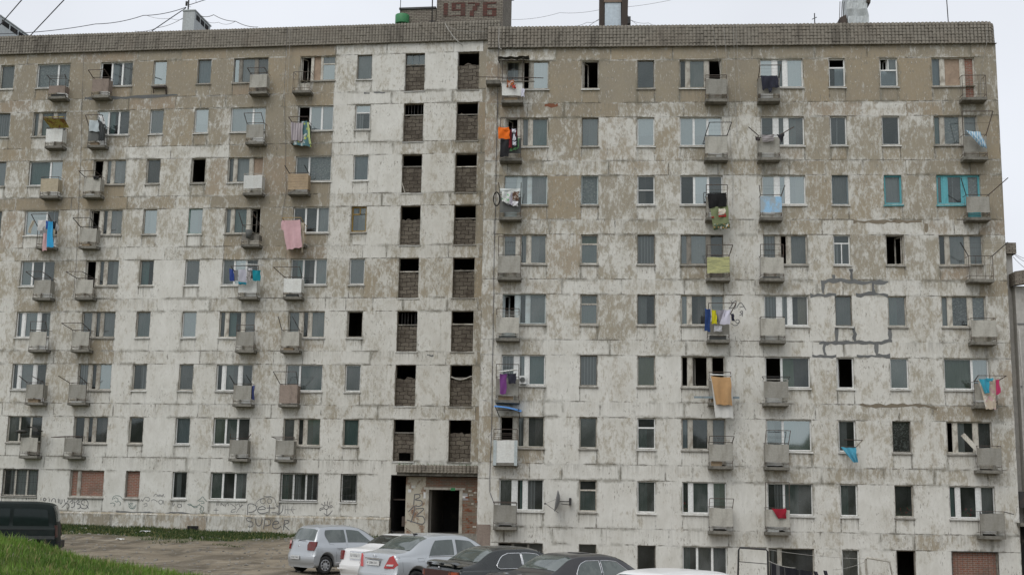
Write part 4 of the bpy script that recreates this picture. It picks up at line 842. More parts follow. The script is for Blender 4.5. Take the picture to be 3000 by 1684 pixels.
# ---------------------------------------------------------------- washing and other loose things on the facade
def thing(o, label, cat, group=None): return tag(o, label, cat, group)
def onwall(side, mb, name, mat, org, label=None, cat=None, group=None, parent=None):
    """a thing built in facade coordinates, its origin moved to org"""
    M = Matrix.Translation(-Vector(org)); mb.v = [tuple(M @ Vector(v)) for v in mb.v]
    o = mb.build(name, mat, parent)
    if parent is None:
        o.matrix_world = FRAME[side] @ Matrix.Translation(org)
    if label: tag(o, label, cat, group)
    return o
def sheet(mb, side, cn, v, folds=3, amp=.04, nu=18, nv=10, belly=.04, hem=.03):
    TL, TR, BR, BL = [FP(side, x, y, v) for x, y in cn]; ph = rnd.random()*6
    def P(i, j):
        s, t = i/(nu-1), j/(nv-1); p = (TL.lerp(TR, s)).lerp(BL.lerp(BR, s), t)
        p.y = v-belly*math.sin(math.pi*t)*.6-amp*(.35+.65*t)*math.sin(2*math.pi*folds*s+ph+.8*t)-.02*math.sin(7*s+5*t+ph)
        p.z += -.03*math.sin(math.pi*s)*(1-t)*1.0+hem*math.sin(2*math.pi*folds*s+ph)*t*.5
        p.x += .012*math.sin(9*t+ph)*(.3+s); return p
    mb.grid(P, nu, nv); n = len(mb.v)-nu*nv
    back = [tuple(Vector(q)+Vector((0, .012, 0))) for q in mb.v[n:]]; m0 = len(mb.v); mb.v += back                # the cloth has a little thickness
    for i in range(nu-1):
        for j in range(nv-1): mb.f.append((m0+i*nv+j, m0+i*nv+j+1, m0+(i+1)*nv+j+1, m0+(i+1)*nv+j)); mb.sm.append(True)
    return (TL+BR)/2
CLM = {}
def cm(col, col2=None, pat=None, sc=8):
    k = (col, col2, pat, sc)
    if k not in CLM: CLM[k] = cloth('cloth_%d' % len(CLM), col, col2, pat, sc)
    return CLM[k]
GW = 'washing hung out on the balconies'
def wash(name, label, cat, side, cn, mat, v=-.62, folds=3, amp=.035, extra=None, **kw):
    mb = MB(); c = sheet(mb, side, cn, v, folds, amp, **kw)
    for e in (extra or []): sheet(mb, side, e, v-.01, 1, .02, 8, 6)
    return onwall(side, mb, name, mat, c, label, cat, GW)
def q4(x0, x1, y0, y1, s=0): return [(x0, y0), (x1, y0+s), (x1, y1+s), (x0, y1)]
wash('sheet', 'pale blue grey sheet on balcony near the left end, second floor from top', 'sheet', 'L', [(261, 351), (290, 353), (291, 387), (261, 384)], cm((.50, .56, .58)), folds=1.5)
wash('blanket', 'dark grey crumpled blanket beside the pale blue grey sheet', 'blanket', 'L', [(288, 350), (307, 362), (306, 412), (290, 414)], cm((.07, .075, .075)), amp=.06)
wash('towel', 'white towel draped over the dark grey crumpled blanket', 'towel', 'L', [(288, 337), (304, 341), (309, 366), (301, 362)], cm((.68, .68, .68)), v=-.72, folds=1)
wash('blanket', 'lilac grey striped blanket hung beside the green floral bedspread', 'blanket', 'L', [(852, 358), (888, 360), (886, 414), (854, 411)], cm((.43, .39, .40), (.25, .22, .24), 'stripe', 2.2), folds=2)
wash('bedspread', 'blue green and yellow floral bedspread hanging off upper left balcony', 'bedspread', 'L', [(884, 355), (900, 354), (911, 430), (858, 424)], cm((.10, .20, .22), (.42, .46, .10), 'floral', 4), v=-.56, folds=2)
wash('bedspread', 'pale lime hem of a second bedspread edge beside the floral bedspread', 'bedspread', 'L', [(899, 358), (905, 358), (912, 424), (905, 420)], cm((.50, .58, .25)), v=-.70, folds=.6, nu=6)
for (l, cn, m, nm) in (('beige trousers hanging at the left of the crowded drying frame', [(94, 644), (103, 646), (90, 684), (80, 682)], (.42, .38, .30), 'trousers'), ('white pillowcase on the crowded drying frame at far left', [(111, 644), (134, 644), (133, 676), (110, 675)], (.62, .62, .60), 'pillowcase'), ('grey knitted jumper below the white pillowcase', [(118, 660), (140, 662), (139, 686), (117, 684)], (.28, .28, .28), 'jumper'),
        ('dark blue towel between the white pillowcase and bright blue trousers', [(135, 646), (147, 647), (146, 671), (134, 670)], (.03, .10, .33), 'towel'), ('bright blue long trousers hanging below the far left balcony', [(142, 648), (155, 648), (157, 724), (136, 724)], (.04, .34, .62), 'trousers'), ('pale pink towel hanging lowest under the far left balcony', [(127, 682), (138, 682), (137, 733), (123, 735)], (.56, .36, .36), 'towel'),
        ('black shirt beside the bright blue trousers', [(154, 648), (164, 648), (163, 670), (154, 669)], (.02, .025, .03), 'shirt'), ('cream blouse right of the bright blue trousers', [(152, 672), (162, 670), (161, 692), (153, 694)], (.52, .47, .36), 'blouse')):
    wash(nm, l, nm, 'L', cn, cm(m), v=rnd.uniform(-.95, -.6), folds=1.2, nu=10)
wash('jumper', 'black and white striped jumper at the right of the crowded frame', 'jumper', 'L', [(164, 652), (174, 660), (172, 678), (162, 674)], cm((.6, .6, .6), (.04, .04, .04), 'hstripe', 5), v=-.8, folds=1)
wash('sheet', 'pink sheet hanging from ochre drying frame', 'sheet', 'L', [(826, 645), (880, 643), (885, 724), (840, 732)], cm((.62, .40, .42)), v=-1.0, folds=2.4, amp=.05, extra=[[(824, 648), (834, 650), (838, 680), (824, 672)]])
wash('towel', 'cream narrow towel hanging behind the pink sheet', 'towel', 'L', [(882, 650), (891, 652), (888, 740), (884, 740)], cm((.55, .49, .38)), v=-.8, folds=1, nu=8)
for (l, cn, m, nm) in (('dark blue jeans at left end of white drying rail', [(672, 786), (684, 788), (687, 824), (673, 822)], (.03, .06, .24), 'jeans'), ('grey cloth between the dark jeans and the pale shirt', [(685, 790), (697, 790), (697, 822), (686, 822)], (.22, .22, .22), 'towel'), ('pale grey shirt in the middle of the white drying rail', [(699, 788), (721, 788), (724, 828), (699, 824)], (.46, .46, .52), 'shirt'),
        ('teal cloth below the pale grey shirt', [(698, 824), (722, 826), (721, 834), (699, 832)], (.02, .22, .30), 'towel'), ('white handkerchief near the middle of the white drying rail', [(727, 784), (739, 784), (739, 793), (727, 793)], (.62, .62, .65), 'handkerchief'), ('small grey vest beside the teal towel', [(724, 793), (736, 794), (735, 820), (725, 820)], (.36, .34, .33), 'vest'), ('teal towel at right end of white drying rail', [(740, 790), (763, 791), (763, 823), (741, 822)], (.01, .24, .30), 'towel')):
    wash(nm, l, nm, 'L', cn, cm(m), v=rnd.uniform(-1.0, -.9), folds=1.2, nu=10)
wash('jacket', 'blue bundled jacket over the side of a balcony in the left section', 'jacket', 'L', [(731, 1128), (746, 1128), (743, 1172), (736, 1168)], cm((.05, .07, .22)), v=-.45, folds=1.5, amp=.1)
wash('cloth', 'black cloth lying over a rail on third floor from top', 'cloth', 'L', [(273, 515), (290, 516), (288, 526), (275, 526)], cm((.03, .03, .03)), v=-.6, folds=1.5)
# right section
wash('pillow', 'orange brown plush cushion on top of the uppermost white panel', 'cushion', 'R', [(1486, 234), (1506, 234), (1507, 250), (1484, 257)], cm((.26, .075, .03), (.45, .16, .04), 'floral', 9), v=-.66, amp=.08, folds=1); wash('pillow', 'small red plush toy ball beside the orange brown cushion', 'toy', 'R', [(1500, 250), (1510, 247), (1511, 259), (1502, 261)], cm((.42, .06, .04)), v=-.70, amp=.06, folds=.5)
wash('bag', 'white plastic bag hung at the corner of the topmost white balcony', 'bag', 'R', [(1527, 259), (1536, 258), (1537, 283), (1526, 284)], cm((.62, .62, .70)), v=-.58, folds=1)
wash('sheet', 'bright orange cloth on the second balcony beside the entrance stair column', 'cloth', 'R', [(1459, 374), (1492, 374), (1494, 408), (1460, 406)], cm((.78, .16, .015)), v=-.95, folds=1.5, extra=[[(1461, 372), (1491, 373), (1491, 384), (1462, 385)]])
for (l, cn, m, nm) in (('black trousers hanging under the orange cloth', [(1468, 408), (1496, 408), (1490, 458), (1464, 460)], (.02, .02, .022), 'trousers'), ('dark red top behind the black tee shirt', [(1494, 380), (1514, 380), (1512, 432), (1490, 434)], (.16, .015, .02), 'top'), ('black tee shirt with white print right of the orange cloth', [(1498, 376), (1516, 376), (1517, 432), (1500, 432)], (.025, .025, .03), 'shirt')):
    wash(nm, l, nm, 'R', cn, cm(m), v=-.9 if nm != 'shirt' else -.93, folds=1.3)
wash('print', 'white printed cloth on the black tee shirt', 'cloth', 'R', [(1500, 377), (1511, 377), (1511, 389), (1500, 389)], cm((.6, .6, .66)), v=-.99, folds=.5, amp=.01, extra=[[(1504, 392), (1508, 392), (1512, 412), (1502, 412)], [(1502, 414), (1512, 414), (1512, 426), (1502, 426)]])
wash('dress', 'pale green dress at the right of the black tee shirt', 'dress', 'R', [(1514, 405), (1521, 404), (1519, 436), (1492, 444)], cm((.22, .50, .24)), v=-.75, folds=2)
wash('sheet', 'pale transparent plastic sheet over the rail of a dark grey balcony', 'sheet', 'R', [(1464, 551), (1524, 552), (1524, 566), (1466, 566)], cm((.55, .58, .56)), v=-.62, folds=2.5)
wash('towel', 'white and green floral towel on the dark grey balcony', 'towel', 'R', [(1471, 560), (1496, 560), (1494, 598), (1470, 590)], cm((.58, .60, .58), (.15, .40, .18), 'floral', 7), v=-.70, folds=1.5)
wash('sheet', 'lilac white sheet between the floral towel and the brown towel', 'sheet', 'R', [(1483, 566), (1502, 566), (1502, 600), (1484, 598)], cm((.54, .52, .60)), v=-.67, folds=1.5)
wash('towel', 'brown patterned towel at the right of the dark grey balcony', 'towel', 'R', [(1502, 560), (1520, 560), (1519, 588), (1501, 588)], cm((.12, .07, .045), (.30, .24, .19), 'floral', 10), v=-.72, folds=1)
wash('towel', 'small white towel below the brown patterned towel', 'towel', 'R', [(1502, 588), (1518, 588), (1517, 604), (1502, 604)], cm((.66, .66, .68)), v=-.70, folds=.8)
wash('jacket', 'black jacket over the rail of topmost balcony in the right half', 'jacket', 'R', [(2229, 221), (2278, 221), (2282, 256), (2234, 262)], cm((.028, .03, .045)), v=-.75, folds=2.4, amp=.05, extra=[[(2250, 258), (2262, 258), (2260, 272), (2254, 272)], [(2229, 224), (2237, 224), (2240, 266), (2234, 264)]])
wash('shirt', 'black shirt at right of a rail on the second floor from top', 'shirt', 'R', [(2275, 394), (2299, 390), (2296, 402), (2291, 421)], cm((.02, .02, .025)), v=-.9, folds=1); wash('towel', 'pale grey towel on the rail left of the black shirt', 'towel', 'R', [(2231, 395), (2268, 393), (2266, 414), (2234, 416)], cm((.40, .38, .38), (.2, .18, .18), 'hstripe', 4), v=-.7, folds=1.2)
wash('sock', 'dark socks hanging at the left end of the second floor rail', 'sock', 'R', [(2212, 400), (2230, 400), (2226, 413), (2214, 412)], cm((.06, .05, .05)), v=-.8, folds=2.5)
wash('sheet', 'light blue plastic sheet blowing from the upper right corner balcony', 'sheet', 'R', [(2828, 381), (2872, 386), (2892, 433), (2872, 428)], cm((.30, .48, .62), (.62, .68, .70), 'stripe', 3), v=-.9, folds=2.5, amp=.08)
wash('blanket', 'black fluffy blanket over an upper balcony above the olive towel', 'blanket', 'R', [(2072, 566), (2128, 564), (2129, 604), (2077, 610)], cm((.012, .012, .012)), v=-.72, folds=2.5, amp=.05)
ot = wash('towel', 'large olive green bath towel with red squares under the black blanket', 'towel', 'R', [(2080, 606), (2132, 600), (2138, 668), (2090, 673)], cm((.20, .23, .12)), v=-.68, folds=1.6)
pr_ = MB(); sheet(pr_, 'R', [(2106, 611), (2125, 610), (2126, 628), (2104, 629)], -.76, .5, .005, 6, 6); o_ = onwall('R', pr_, 'towel_print', cm((.60, .55, .45), (.45, .10, .06), 'floral', 3), FP('R', 2115, 620, -.76)); o_.parent = ot; o_.matrix_parent_inverse = ot.matrix_world.inverted()
pr_ = MB(); sheet(pr_, 'R', [(2105, 631), (2127, 628), (2128, 634), (2106, 637)], -.76, .5, .005, 6, 4); sheet(pr_, 'R', [(2083, 634), (2091, 633), (2092, 638), (2084, 638)], -.76, .5, .005, 6, 4); o_ = onwall('R', pr_, 'towel_band', cm((.36, .03, .03)), FP('R', 2115, 632, -.76)); o_.parent = ot; o_.matrix_parent_inverse = ot.matrix_world.inverted()
pr_ = MB(); sheet(pr_, 'R', [(2092, 656), (2137, 652), (2139, 669), (2092, 673)], -.745, 1.6, .03, 14, 5); o_ = onwall('R', pr_, 'towel_hem', cm((.06, .09, .05), (.30, .18, .06), 'floral', 8), FP('R', 2115, 662, -.74)); o_.parent = ot; o_.matrix_parent_inverse = ot.matrix_world.inverted()
for (l, cn, m, nm, ex) in (('blue work trousers left of the yellow shirt', [(2066, 904), (2082, 904), (2080, 972), (2064, 968)], (.02, .05, .16), 'trousers', None), ('bright blue vest above the blue work trousers', [(2066, 904), (2080, 904), (2081, 926), (2068, 924)], (.03, .12, .50), 'vest', None), ('bright yellow tee shirt on the line above a balcony', [(2086, 906), (2098, 908), (2101, 948), (2085, 948)], (.60, .55, .02), 'shirt', None),
        ('grey tee shirt between the yellow and white tee shirts', [(2100, 908), (2122, 906), (2124, 938), (2106, 942)], (.27, .26, .29), 'shirt', [[(2098, 910), (2104, 910), (2106, 924), (2100, 924)]]), ('white tee shirt at the right of the grey tee shirt', [(2122, 907), (2140, 906), (2139, 950), (2108, 950)], (.60, .59, .68), 'shirt', None), ('white vest hanging below the grey tee shirt', [(2092, 952), (2114, 952), (2115, 970), (2091, 971)], (.62, .63, .66), 'vest', None), ('black bag on the line right of the white tee shirt', [(2141, 918), (2149, 917), (2152, 940), (2144, 940)], (.02, .02, .04), 'bag', None)):
    wash(nm, l, nm, 'R', cn, cm(m), v=rnd.uniform(-1.1, -.9) if 'vest hanging' not in l else -.8, folds=1.3, nu=10, extra=ex)
wash('trousers', 'purple trousers hanging beside the black tee shirt above blue awning', 'trousers', 'R', [(1464, 1094), (1485, 1094), (1483, 1154), (1465, 1154)], cm((.17, .05, .20)), v=-.8, folds=1, amp=.02); wash('shirt', 'black tee shirt beside the purple trousers above the blue awning', 'shirt', 'R', [(1487, 1094), (1513, 1092), (1511, 1123), (1490, 1123)], cm((.03, .03, .045)), v=-.8, folds=1.2)
wash('blanket', 'tan blanket hanging down over a white sheet', 'blanket', 'R', [(2083, 1101), (2141, 1104), (2145, 1187), (2098, 1184)], cm((.47, .29, .14)), v=-.85, folds=1.8, amp=.06)
wash('sheet', 'long white sheet hanging behind the tan blanket', 'sheet', 'R', [(2083, 1104), (2144, 1104), (2149, 1224), (2096, 1222)], cm((.64, .64, .61)), v=-.68, folds=2)
wash('towel', 'cyan blue towel at the right end of the block', 'towel', 'R', [(2868, 1109), (2896, 1107), (2898, 1150), (2886, 1152)], cm((.05, .34, .46)), v=-1.0, folds=1.5, amp=.05, extra=[[(2890, 1106), (2911, 1106), (2908, 1116), (2894, 1118)]]); wash('towel', 'crimson pink towel beside the cyan blue towel', 'towel', 'R', [(2916, 1110), (2926, 1110), (2933, 1150), (2918, 1158)], cm((.50, .05, .14)), v=-1.0, folds=1.2)
wash('sheet', 'cream flowered sheet hanging below the cyan blue towel', 'sheet', 'R', [(2866, 1112), (2916, 1112), (2918, 1198), (2889, 1198)], cm((.54, .46, .36), (.52, .34, .34), 'floral', 4), v=-.85, folds=2)
ck = wash('cloth', 'light blue cloth hung on a small bracket below a single window', 'cloth', 'R', [(2462, 1308), (2506, 1308), (2513, 1353), (2500, 1354)], cm((.08, .33, .46)), v=-.5, folds=2, amp=.06)
wash('cloth', 'dark red cloth over a low balcony rail', 'cloth', 'R', [(2261, 1488), (2303, 1488), (2303, 1517), (2280, 1518)], cm((.28, .015, .03)), v=-.62, folds=1)
# other loose things
def trod(side, pts, r, n=6):
    m = MB(); return m.tube([FP(side, x, y, v) for x, y, v in pts], r, n)
o = onwall('L', trod('L', [(705, 774, -1.02), (772, 776, -1.02)], .022), 'drying_rail', MT['pwhite'], FP('L', 720, 775, -1.0), 'white drying rail holding a row of blue and teal washing', 'rail')
o = onwall('R', trod('R', [(2474, 1287, -.02), (2527, 1289, -.5), (2508, 1309, -.5), (2462, 1308, -.5)], .018), 'drying_bracket', MT['rust'], FP('R', 2490, 1300, 0), 'bent metal drying bracket under a small window in the lower right', 'bracket')
for (l, a, b, g) in (('white curtain rail above the long white sheet', (2080, 1097, -.72), (2144, 1099, -.72), 'pwhite'), ('white clothes rail above the purple trousers', (1460, 1089, -.9), (1514, 1082, -.9), 'pwhite'), ('long pole reaching left from the topmost right balcony', (1402, 226, -.66), (1592, 229, -.66), 'rust'), ('grey plank lying across the topmost white balcony', (1468, 238, -.6), (1566, 239, -.6), 'fn')):
    onwall('R', trod('R', [a, b], .03 if g != 'rust' else .02), 'rail', MT[g], FP('R', *a[:2], a[2]), l, 'rail')
a = FP('R', 2033, 1163, -.5); b = FP('R', 2166, 1163, -.5)
onwall('R', MB().box(a.x, b.x, -.56, -.5, a.z-.045, a.z+.045), 'plank', MT['fs'], (a.x, -.53, a.z), 'grey plank sticking out both sides behind the tan blanket', 'plank')
a = FP('R', 2820, 1272, -.3); b = FP('R', 2862, 1316, -.4)
onwall('R', MB().obox((a+b)/2, (b-a)/2, (0, .02, 0), (.08, 0, .06)), 'plank', MT['fo'], a, 'pale board leaning from a balcony at the lower right end', 'plank')
a = FP('L', 445, 256, -.2); b = FP('L', 486, 250, -.2)
m = MB().box(a.x, b.x, -.2, -.02, a.z-.02, a.z+.06).bar((a.x+.05, -.15, a.z), (a.x+.02, 0, a.z-.28), .025).bar((b.x-.03, -.15, a.z), (b.x-.02, -.0, a.z-.35), .05); onwall('L', m, 'window_shelf', MT['dkb'], a, 'dark broken shelf under a top floor window', 'shelf')
a = FP('R', 1425, 234, -.3); b = FP('R', 1466, 248, -.3)
onwall('R', MB().box(a.x, b.x, -.5, -.0, b.z-.02, a.z-.08), 'shelf', MT['slab'], a, 'mossy concrete shelf sticking out left of the topmost right balcony', 'shelf')
# torn awning, blue awning
m = MB(); a = FP('R', 1458, 168, -.7); b = FP('R', 1550, 164, -.6)
m.grid(lambda i, j: (a.x+(b.x-a.x)*i/10, -.75+.74*j/3, a.z+.10*j/3+.03*math.sin(i*1.9)+(.05*max(0, i-6)/4 if j == 0 else 0)+.01*j), 11, 4); m.box(a.x+.02, a.x+.06, -.7, -.01, a.z-.06, a.z-.02).box(b.x-.3, b.x-.26, -.7, -.01, a.z-.06, a.z-.02)
aw = onwall('R', m, 'awning', MT['felt'], a, 'ragged dark felt awning over the topmost right balcony', 'awning')
m = MB(); a = FP('R', 1447, 1188, -.85); b = FP('R', 1527, 1203, -.85); zz = a.z
m.grid(lambda i, j: (a.x+(b.x-a.x)*i/8, -.88+.86*j/4, a.z+(b.z-a.z)*i/8+.05*math.sin(math.pi*i/8)+.02*j+(-.05 if j == 0 else 0)), 9, 5)
aw = onwall('R', m, 'awning', MT['awn'], a, 'bright blue plastic awning between two balconies', 'awning')
q = MB().bar((.06, -.0, -.03), (.2, .75, -.45), .02).bar((1.1, -.0, -.12), (1.12, .78, -.5), .02).box(.1, 1.15, .06, .10, -.2, -.16)
q.build('awning_support', MT['iron'], aw)
# satellite dish
p = FP('R', 1640, 1468, -.55); d = empty('satellite_dish'); d.matrix_world = FRAME['R'] @ Matrix.Translation(p); tag(d, 'grey satellite dish on the wall beside a lower window', 'satellite dish')
MT['trimgrey'] = mk('grey_dish_paint', (.20,.205,.21), .6)
ds = MB(); prof = [(r, .28*r*r/.2025*.55) for r in (0, .1, .2, .3, .38, .45)]+[(.455, .155), (.45, .165), (.3, .085), (0, .02)]
ds.lathe(prof, axis='z', n=28); dish = ds.build('reflector', MT['trimgrey'], d)
zax = Vector((-.985, -.08, .16)).normalized(); dish.rotation_euler = zax.to_track_quat('Z', 'X').to_euler(); dish.scale = (1.05, 1.25, 1)
MB().bar((-.05, .0, -.50), (-.62, -.22, -.10), .012).bar((-.15, -.1, .1), (-.62, -.22, -.10), .006).box(-.68, -.60, -.26, -.18, -.14, -.07).build('receiver_arm', MT['iron'], d)
MB().bar((.0, 0, 0), (.42, .30, 0), .03).box(.40, .50, .18, .54, -.16, .16).bar((.05, .1, -.1), (.4, .4, -.14), .02).build('bracket', MT['iron'], d)
# air conditioner
p = FP('R', 1531, 1124, -.12); ac = empty('air_conditioner'); ac.matrix_world = FRAME['R'] @ Matrix.Translation(p); tag(ac, 'small white air conditioner on the sill beside the purple trousers', 'air conditioner')
MB().box(-.16, .16, -.1, .14, 0, .36).build('casing', MT['fw'], ac)
MB().lathe([(.0, -.112), (.12, -.112), (.14, -.105), (.145, -.1)], (0, 0, .18), 'y', 20).build('fan', MT['pdark'], ac); MB().lathe([(.12, -.118), (.135, -.118), (.135, -.11)], (0, 0, .18), 'y', 20).build('fan_ring', MT['fw'], ac)
# bucket, rusty tray, umbrella, looped hose
p = FP('L', 731, 688, -.62); m = MB().lathe([(0, 0), (.13, 0), (.20, .42), (.19, .42), (.12, .02)], (p.x, p.y-.12, p.z-.2), 'z', 16); onwall('L', m, 'bucket', MT['pdark'], (p.x, p.y-.12, p.z-.2), 'dark grey bucket hanging on a balcony rail in the left section', 'bucket')
a = FP('L', 130, 346, -.9); b = FP('L', 202, 374, -.6)
m = MB(); m.quad((a.x, -1.0, a.z-.05), (b.x-.1, -1.0, a.z-.09), (b.x, -.55, b.z), (a.x+.25, -.55, b.z)).quad((a.x, -1.0, a.z-.05), (a.x+.25, -.55, b.z), (a.x+.25, -.55, b.z-.03), (a.x, -1.0, a.z-.09)).bar((a.x, -1.0, a.z), (b.x-.1, -1.0, a.z), .03)
onwall('L', m, 'tray', mk('rusty_yellow_sheet', (.32, .27, .06), .8, (.18, .07, .03), .9, 5, .45, .6), a, 'rusty yellow metal flap above a white balcony panel', 'tray')
p = FP('L', 62, 1266, -.62)
m = MB(); m.lathe([(0, -.06), (.16, -.05), (.30, .0), (.34, .05), (.2, .12), (0, .14)], p, 'z', 12); q = FP('L', 100, 1258, -.6); m.grid(lambda i, j: (q.x-.35+.9*i/6, -.8+.5*j/3, q.z+.10-.22*i/6*(1 if i > 2 else .3)+.08*math.sin(i*1.4)), 7, 4)
onwall('L', m, 'folded_tarpaulin', MT['felt'], p, 'black crumpled tarpaulin on top of the lowest far left balcony', 'tarpaulin')
m = MB().tube([FP('R', 1456+9*math.cos(t)-1, 583+20*math.sin(t), -.55) for t in [i*math.pi/7 for i in range(14)]], .03, 6, closed=True); onwall('R', m, 'hose_loop', MT['black'], FP('R', 1456, 583, -.55), 'black loop of hose hanging left of the dark grey balcony', 'hose')
# cables running down the walls
def wcable(side, pts, r, mat, label):
    q = [FP(side, x, y, v) for x, y, v in pts]; m = MB()
    P = []
    for a, b in zip(q, q[1:]):
        for i in range(6): c = a.lerp(b, i/6); c.x += rnd.uniform(-.012, .012); P.append(c)
    P.append(q[-1]); m.tube(P, r, 4)
    return onwall(side, m, 'wall_cable', MT[mat], q[-1], label, 'cable', 'cables hanging down the walls')
wcable('R', [(1462, 84, -.3), (1457, 330, -.04), (1447, 800, -.03), (1441, 1200, -.03), (1434, 1440, -.03), (1446, 1470, -.3)], .014, 'wire', 'long dark cable down the wall left of the nearest balcony column')
wcable('R', [(2120, 74, -.3), (2126, 140, -.3), (2131, 230, -.08), (2140, 420, -.05), (2148, 520, -.05), (2146, 610, -.05)], .010, 'wirep', 'pale cable from the parapet down beside the peeling yellow panel column')
wcable('R', [(2148, 74, -.3), (2152, 190, -.2), (2156, 330, -.06), (2160, 420, -.04)], .009, 'wirep', 'straight pale cable in the blank pier, second from the left')
wcable('R', [(2156, 74, -.3), (2162, 190, -.2), (2171, 330, -.06)], .009, 'wirep', 'short pale cable at the right of the blank pier')
wcable('R', [(2088, 80, -.3), (2106, 180, -.2), (2122, 300, -.05)], .008, 'wirep', 'slanting pale cable crossing the parapet above the blank pier')
wcable('R', [(2893, 66, -.3), (2890, 130, -.3), (2872, 220, -.05), (2873, 300, -.04)], .010, 'wirep', 'pale cable at the upper right corner of the block')
wcable('L', [(842, 84, -.3), (840, 140, -.3), (832, 280, -.06), (836, 400, -.05), (838, 560, -.05), (822, 660, -.05)], .010, 'wireg', 'grey cable hanging down left of the pink sheet')
wcable('L', [(850, 84, -.3), (846, 180, -.2), (842, 270, -.05)], .010, 'wirep', 'pale cable hanging from the left parapet beside the broken top window')
wcable('L', [(246, 150, -.2), (240, 300, -.04), (238, 420, -.04), (222, 780, -.04), (214, 880, -.04)], .009, 'wireg', 'grey cable in the pier between the two leftmost balcony columns')
wcable('L', [(1303, 68, -.3), (1312, 85, -.32), (1330, 110, -.32), (1344, 124, -.3), (1355, 134, -.05)], .028, 'wirep', 'thick pale hose slanting over the parapet below the year numerals')
wcable('L', [(1312, 78, -.32), (1340, 90, -.32), (1372, 93, -.32), (1420, 93, -.32)], .010, 'wirep', 'thin pale cable running right across the parapet below the year')
wcable('R', [(1461, 82, -.3), (1462, 140, -.3), (1470, 145, -.3)], .022, 'wirep', 'thick pale pipe end at the left end of the nearer parapet')
# drum, aerials and overhead lines on the roof
a = FP('L', 1158, 70, .9); b = FP('L', 1199, 43, .9); r = (b.x-a.x)/2
onwall('L', MB().lathe([(0, 0), (r*.98, 0), (r, .03), (r, (b.z-a.z)*.97), (r*.97, b.z-a.z), (r*.2, (b.z-a.z)*1.08), (0, (b.z-a.z)*1.08)], ((a.x+b.x)/2, .9, a.z-.05), 'z', 28), 'water_drum', MT['green'], ((a.x+b.x)/2, .9, a.z-.05), 'bright green plastic drum on the roof edge beside the brick annex', 'drum')
def mast(side, x, yb, lean, label, r=.022, v=.6, ex=None):
    p = FP(side, x, yb, v); m = MB().bar((p.x, p.y, p.z-.5), (p.x+lean, p.y, p.z+4.5), r, 6)
    for e in (ex or []): m.box(p.x-.16, p.x+.16, v-.02, v+.02, p.z+e, p.z+e+.05)
    return onwall(side, m, 'aerial_mast', MT['iron'], (p.x, p.y, p.z-.5), label, 'aerial', 'aerial masts on the roof')
mast('L', 1172, 45, .03, 'thin aerial mast at the left corner of the brick annex', .018, .8); mast('L', 1266, 65, -.05, 'dark aerial mast in front of the brick annex', .034, .3, [.02]); mast('R', 2779, 66, -.13, 'thin aerial mast on the roof near the right end', .022)
mast_ = MB().bar((0, 0, 0), (0, 0, .55), .03).bar((-.12, 0, .25), (.1, 0, .35), .02); p = FP('R', 2387, 72, .5); mast_.v = [tuple(Vector(v)+p) for v in mast_.v]; onwall('R', mast_, 'pipe_stub', MT['iron'], p, 'short dark pipe stub on the roof edge left of the battered vent', 'pipe')
p = FP('L', 551, 32, 1.6); m = MB().bar(p-Vector((0, 0, .2)), p+Vector((0, 0, .95)), .04, 6).bar(p+Vector((-.12, 0, .3)), p+Vector((-.12, 0, .55)), .06, 6).tube([p+Vector((.25*math.cos(t)+.2, 0, .5+.3*math.sin(t))) for t in [i*.5 for i in range(10)]], .012, 4)
onwall('L', m, 'cable_post', MT['iron'], p-Vector((0, 0, .2)), 'dark cable post on top of the left roof vent', 'post')
p = FP('R', 1838, 58, 1.0); m = MB().box(p.x-.16, p.x+.16, 1.0, 1.25, p.z-.2, p.z+.16).bar((p.x-.3, 1.1, p.z), (p.x-.1, 1.1, p.z), .03); onwall('R', m, 'junction_box', MT['iron'], p, 'small dark junction box beside the pale blue roof vent', 'junction box')
def line(side, pts, r, label, mat='wire', sag=0):
    q = [FP(side, x, y, v) for x, y, v in pts]; P = []
    for a, b in zip(q, q[1:]):
        n = 12
        for i in range(n): c = a.lerp(b, i/n); c.z -= sag*4*(i/n)*(1-i/n); P.append(c)
    P.append(q[-1]); return onwall(side, MB().tube(P, r, 5), 'overhead_cable', MT[mat], q[0], label, 'cable', 'overhead cables')
line('L', [(64, 0, -6), (0, 74, .8)], .03, 'thick overhead cable at the far upper left corner'); line('L', [(188, 0, -6), (84, 110, .5)], .03, 'thick overhead cable meeting the roof right of the leftmost vent')
line('L', [(0, 100, .8), (280, 71, 1.2), (420, 46, 1.4), (545, 22, 1.6)], .020, 'long sagging cable rising over the roof to the cable post', sag=.12); line('L', [(444, 92, .4), (500, 54, .8), (545, 24, 1.6)], .028, 'thick cable from the roof edge up to the cable post'); line('L', [(552, 16, 1.6), (608, -2, 1.2)], .020, 'cable leaving the cable post toward the upper right')
line('L', [(585, 46, 1.4), (626, 44, 1.2), (690, 63, .8), (756, 80, .3)], .018, 'grey cable from the left vent down to the roof edge', 'wireg', .1); line('L', [(588, 52, 1.4), (640, 66, 1.2), (690, 63, .8)], .010, 'thin slack cable below the grey cable by the left vent', 'wireg', .15); line('L', [(395, 92, .3), (460, 82, .8), (535, 54, 1.4)], .014, 'thin cable slanting up to the foot of the left vent', 'wireg', .1); line('L', [(430, 46, 1.4), (500, 54, 1.4), (538, 55, 1.4)], .009, 'thin slack cable left of the left vent', 'wireg', .1)
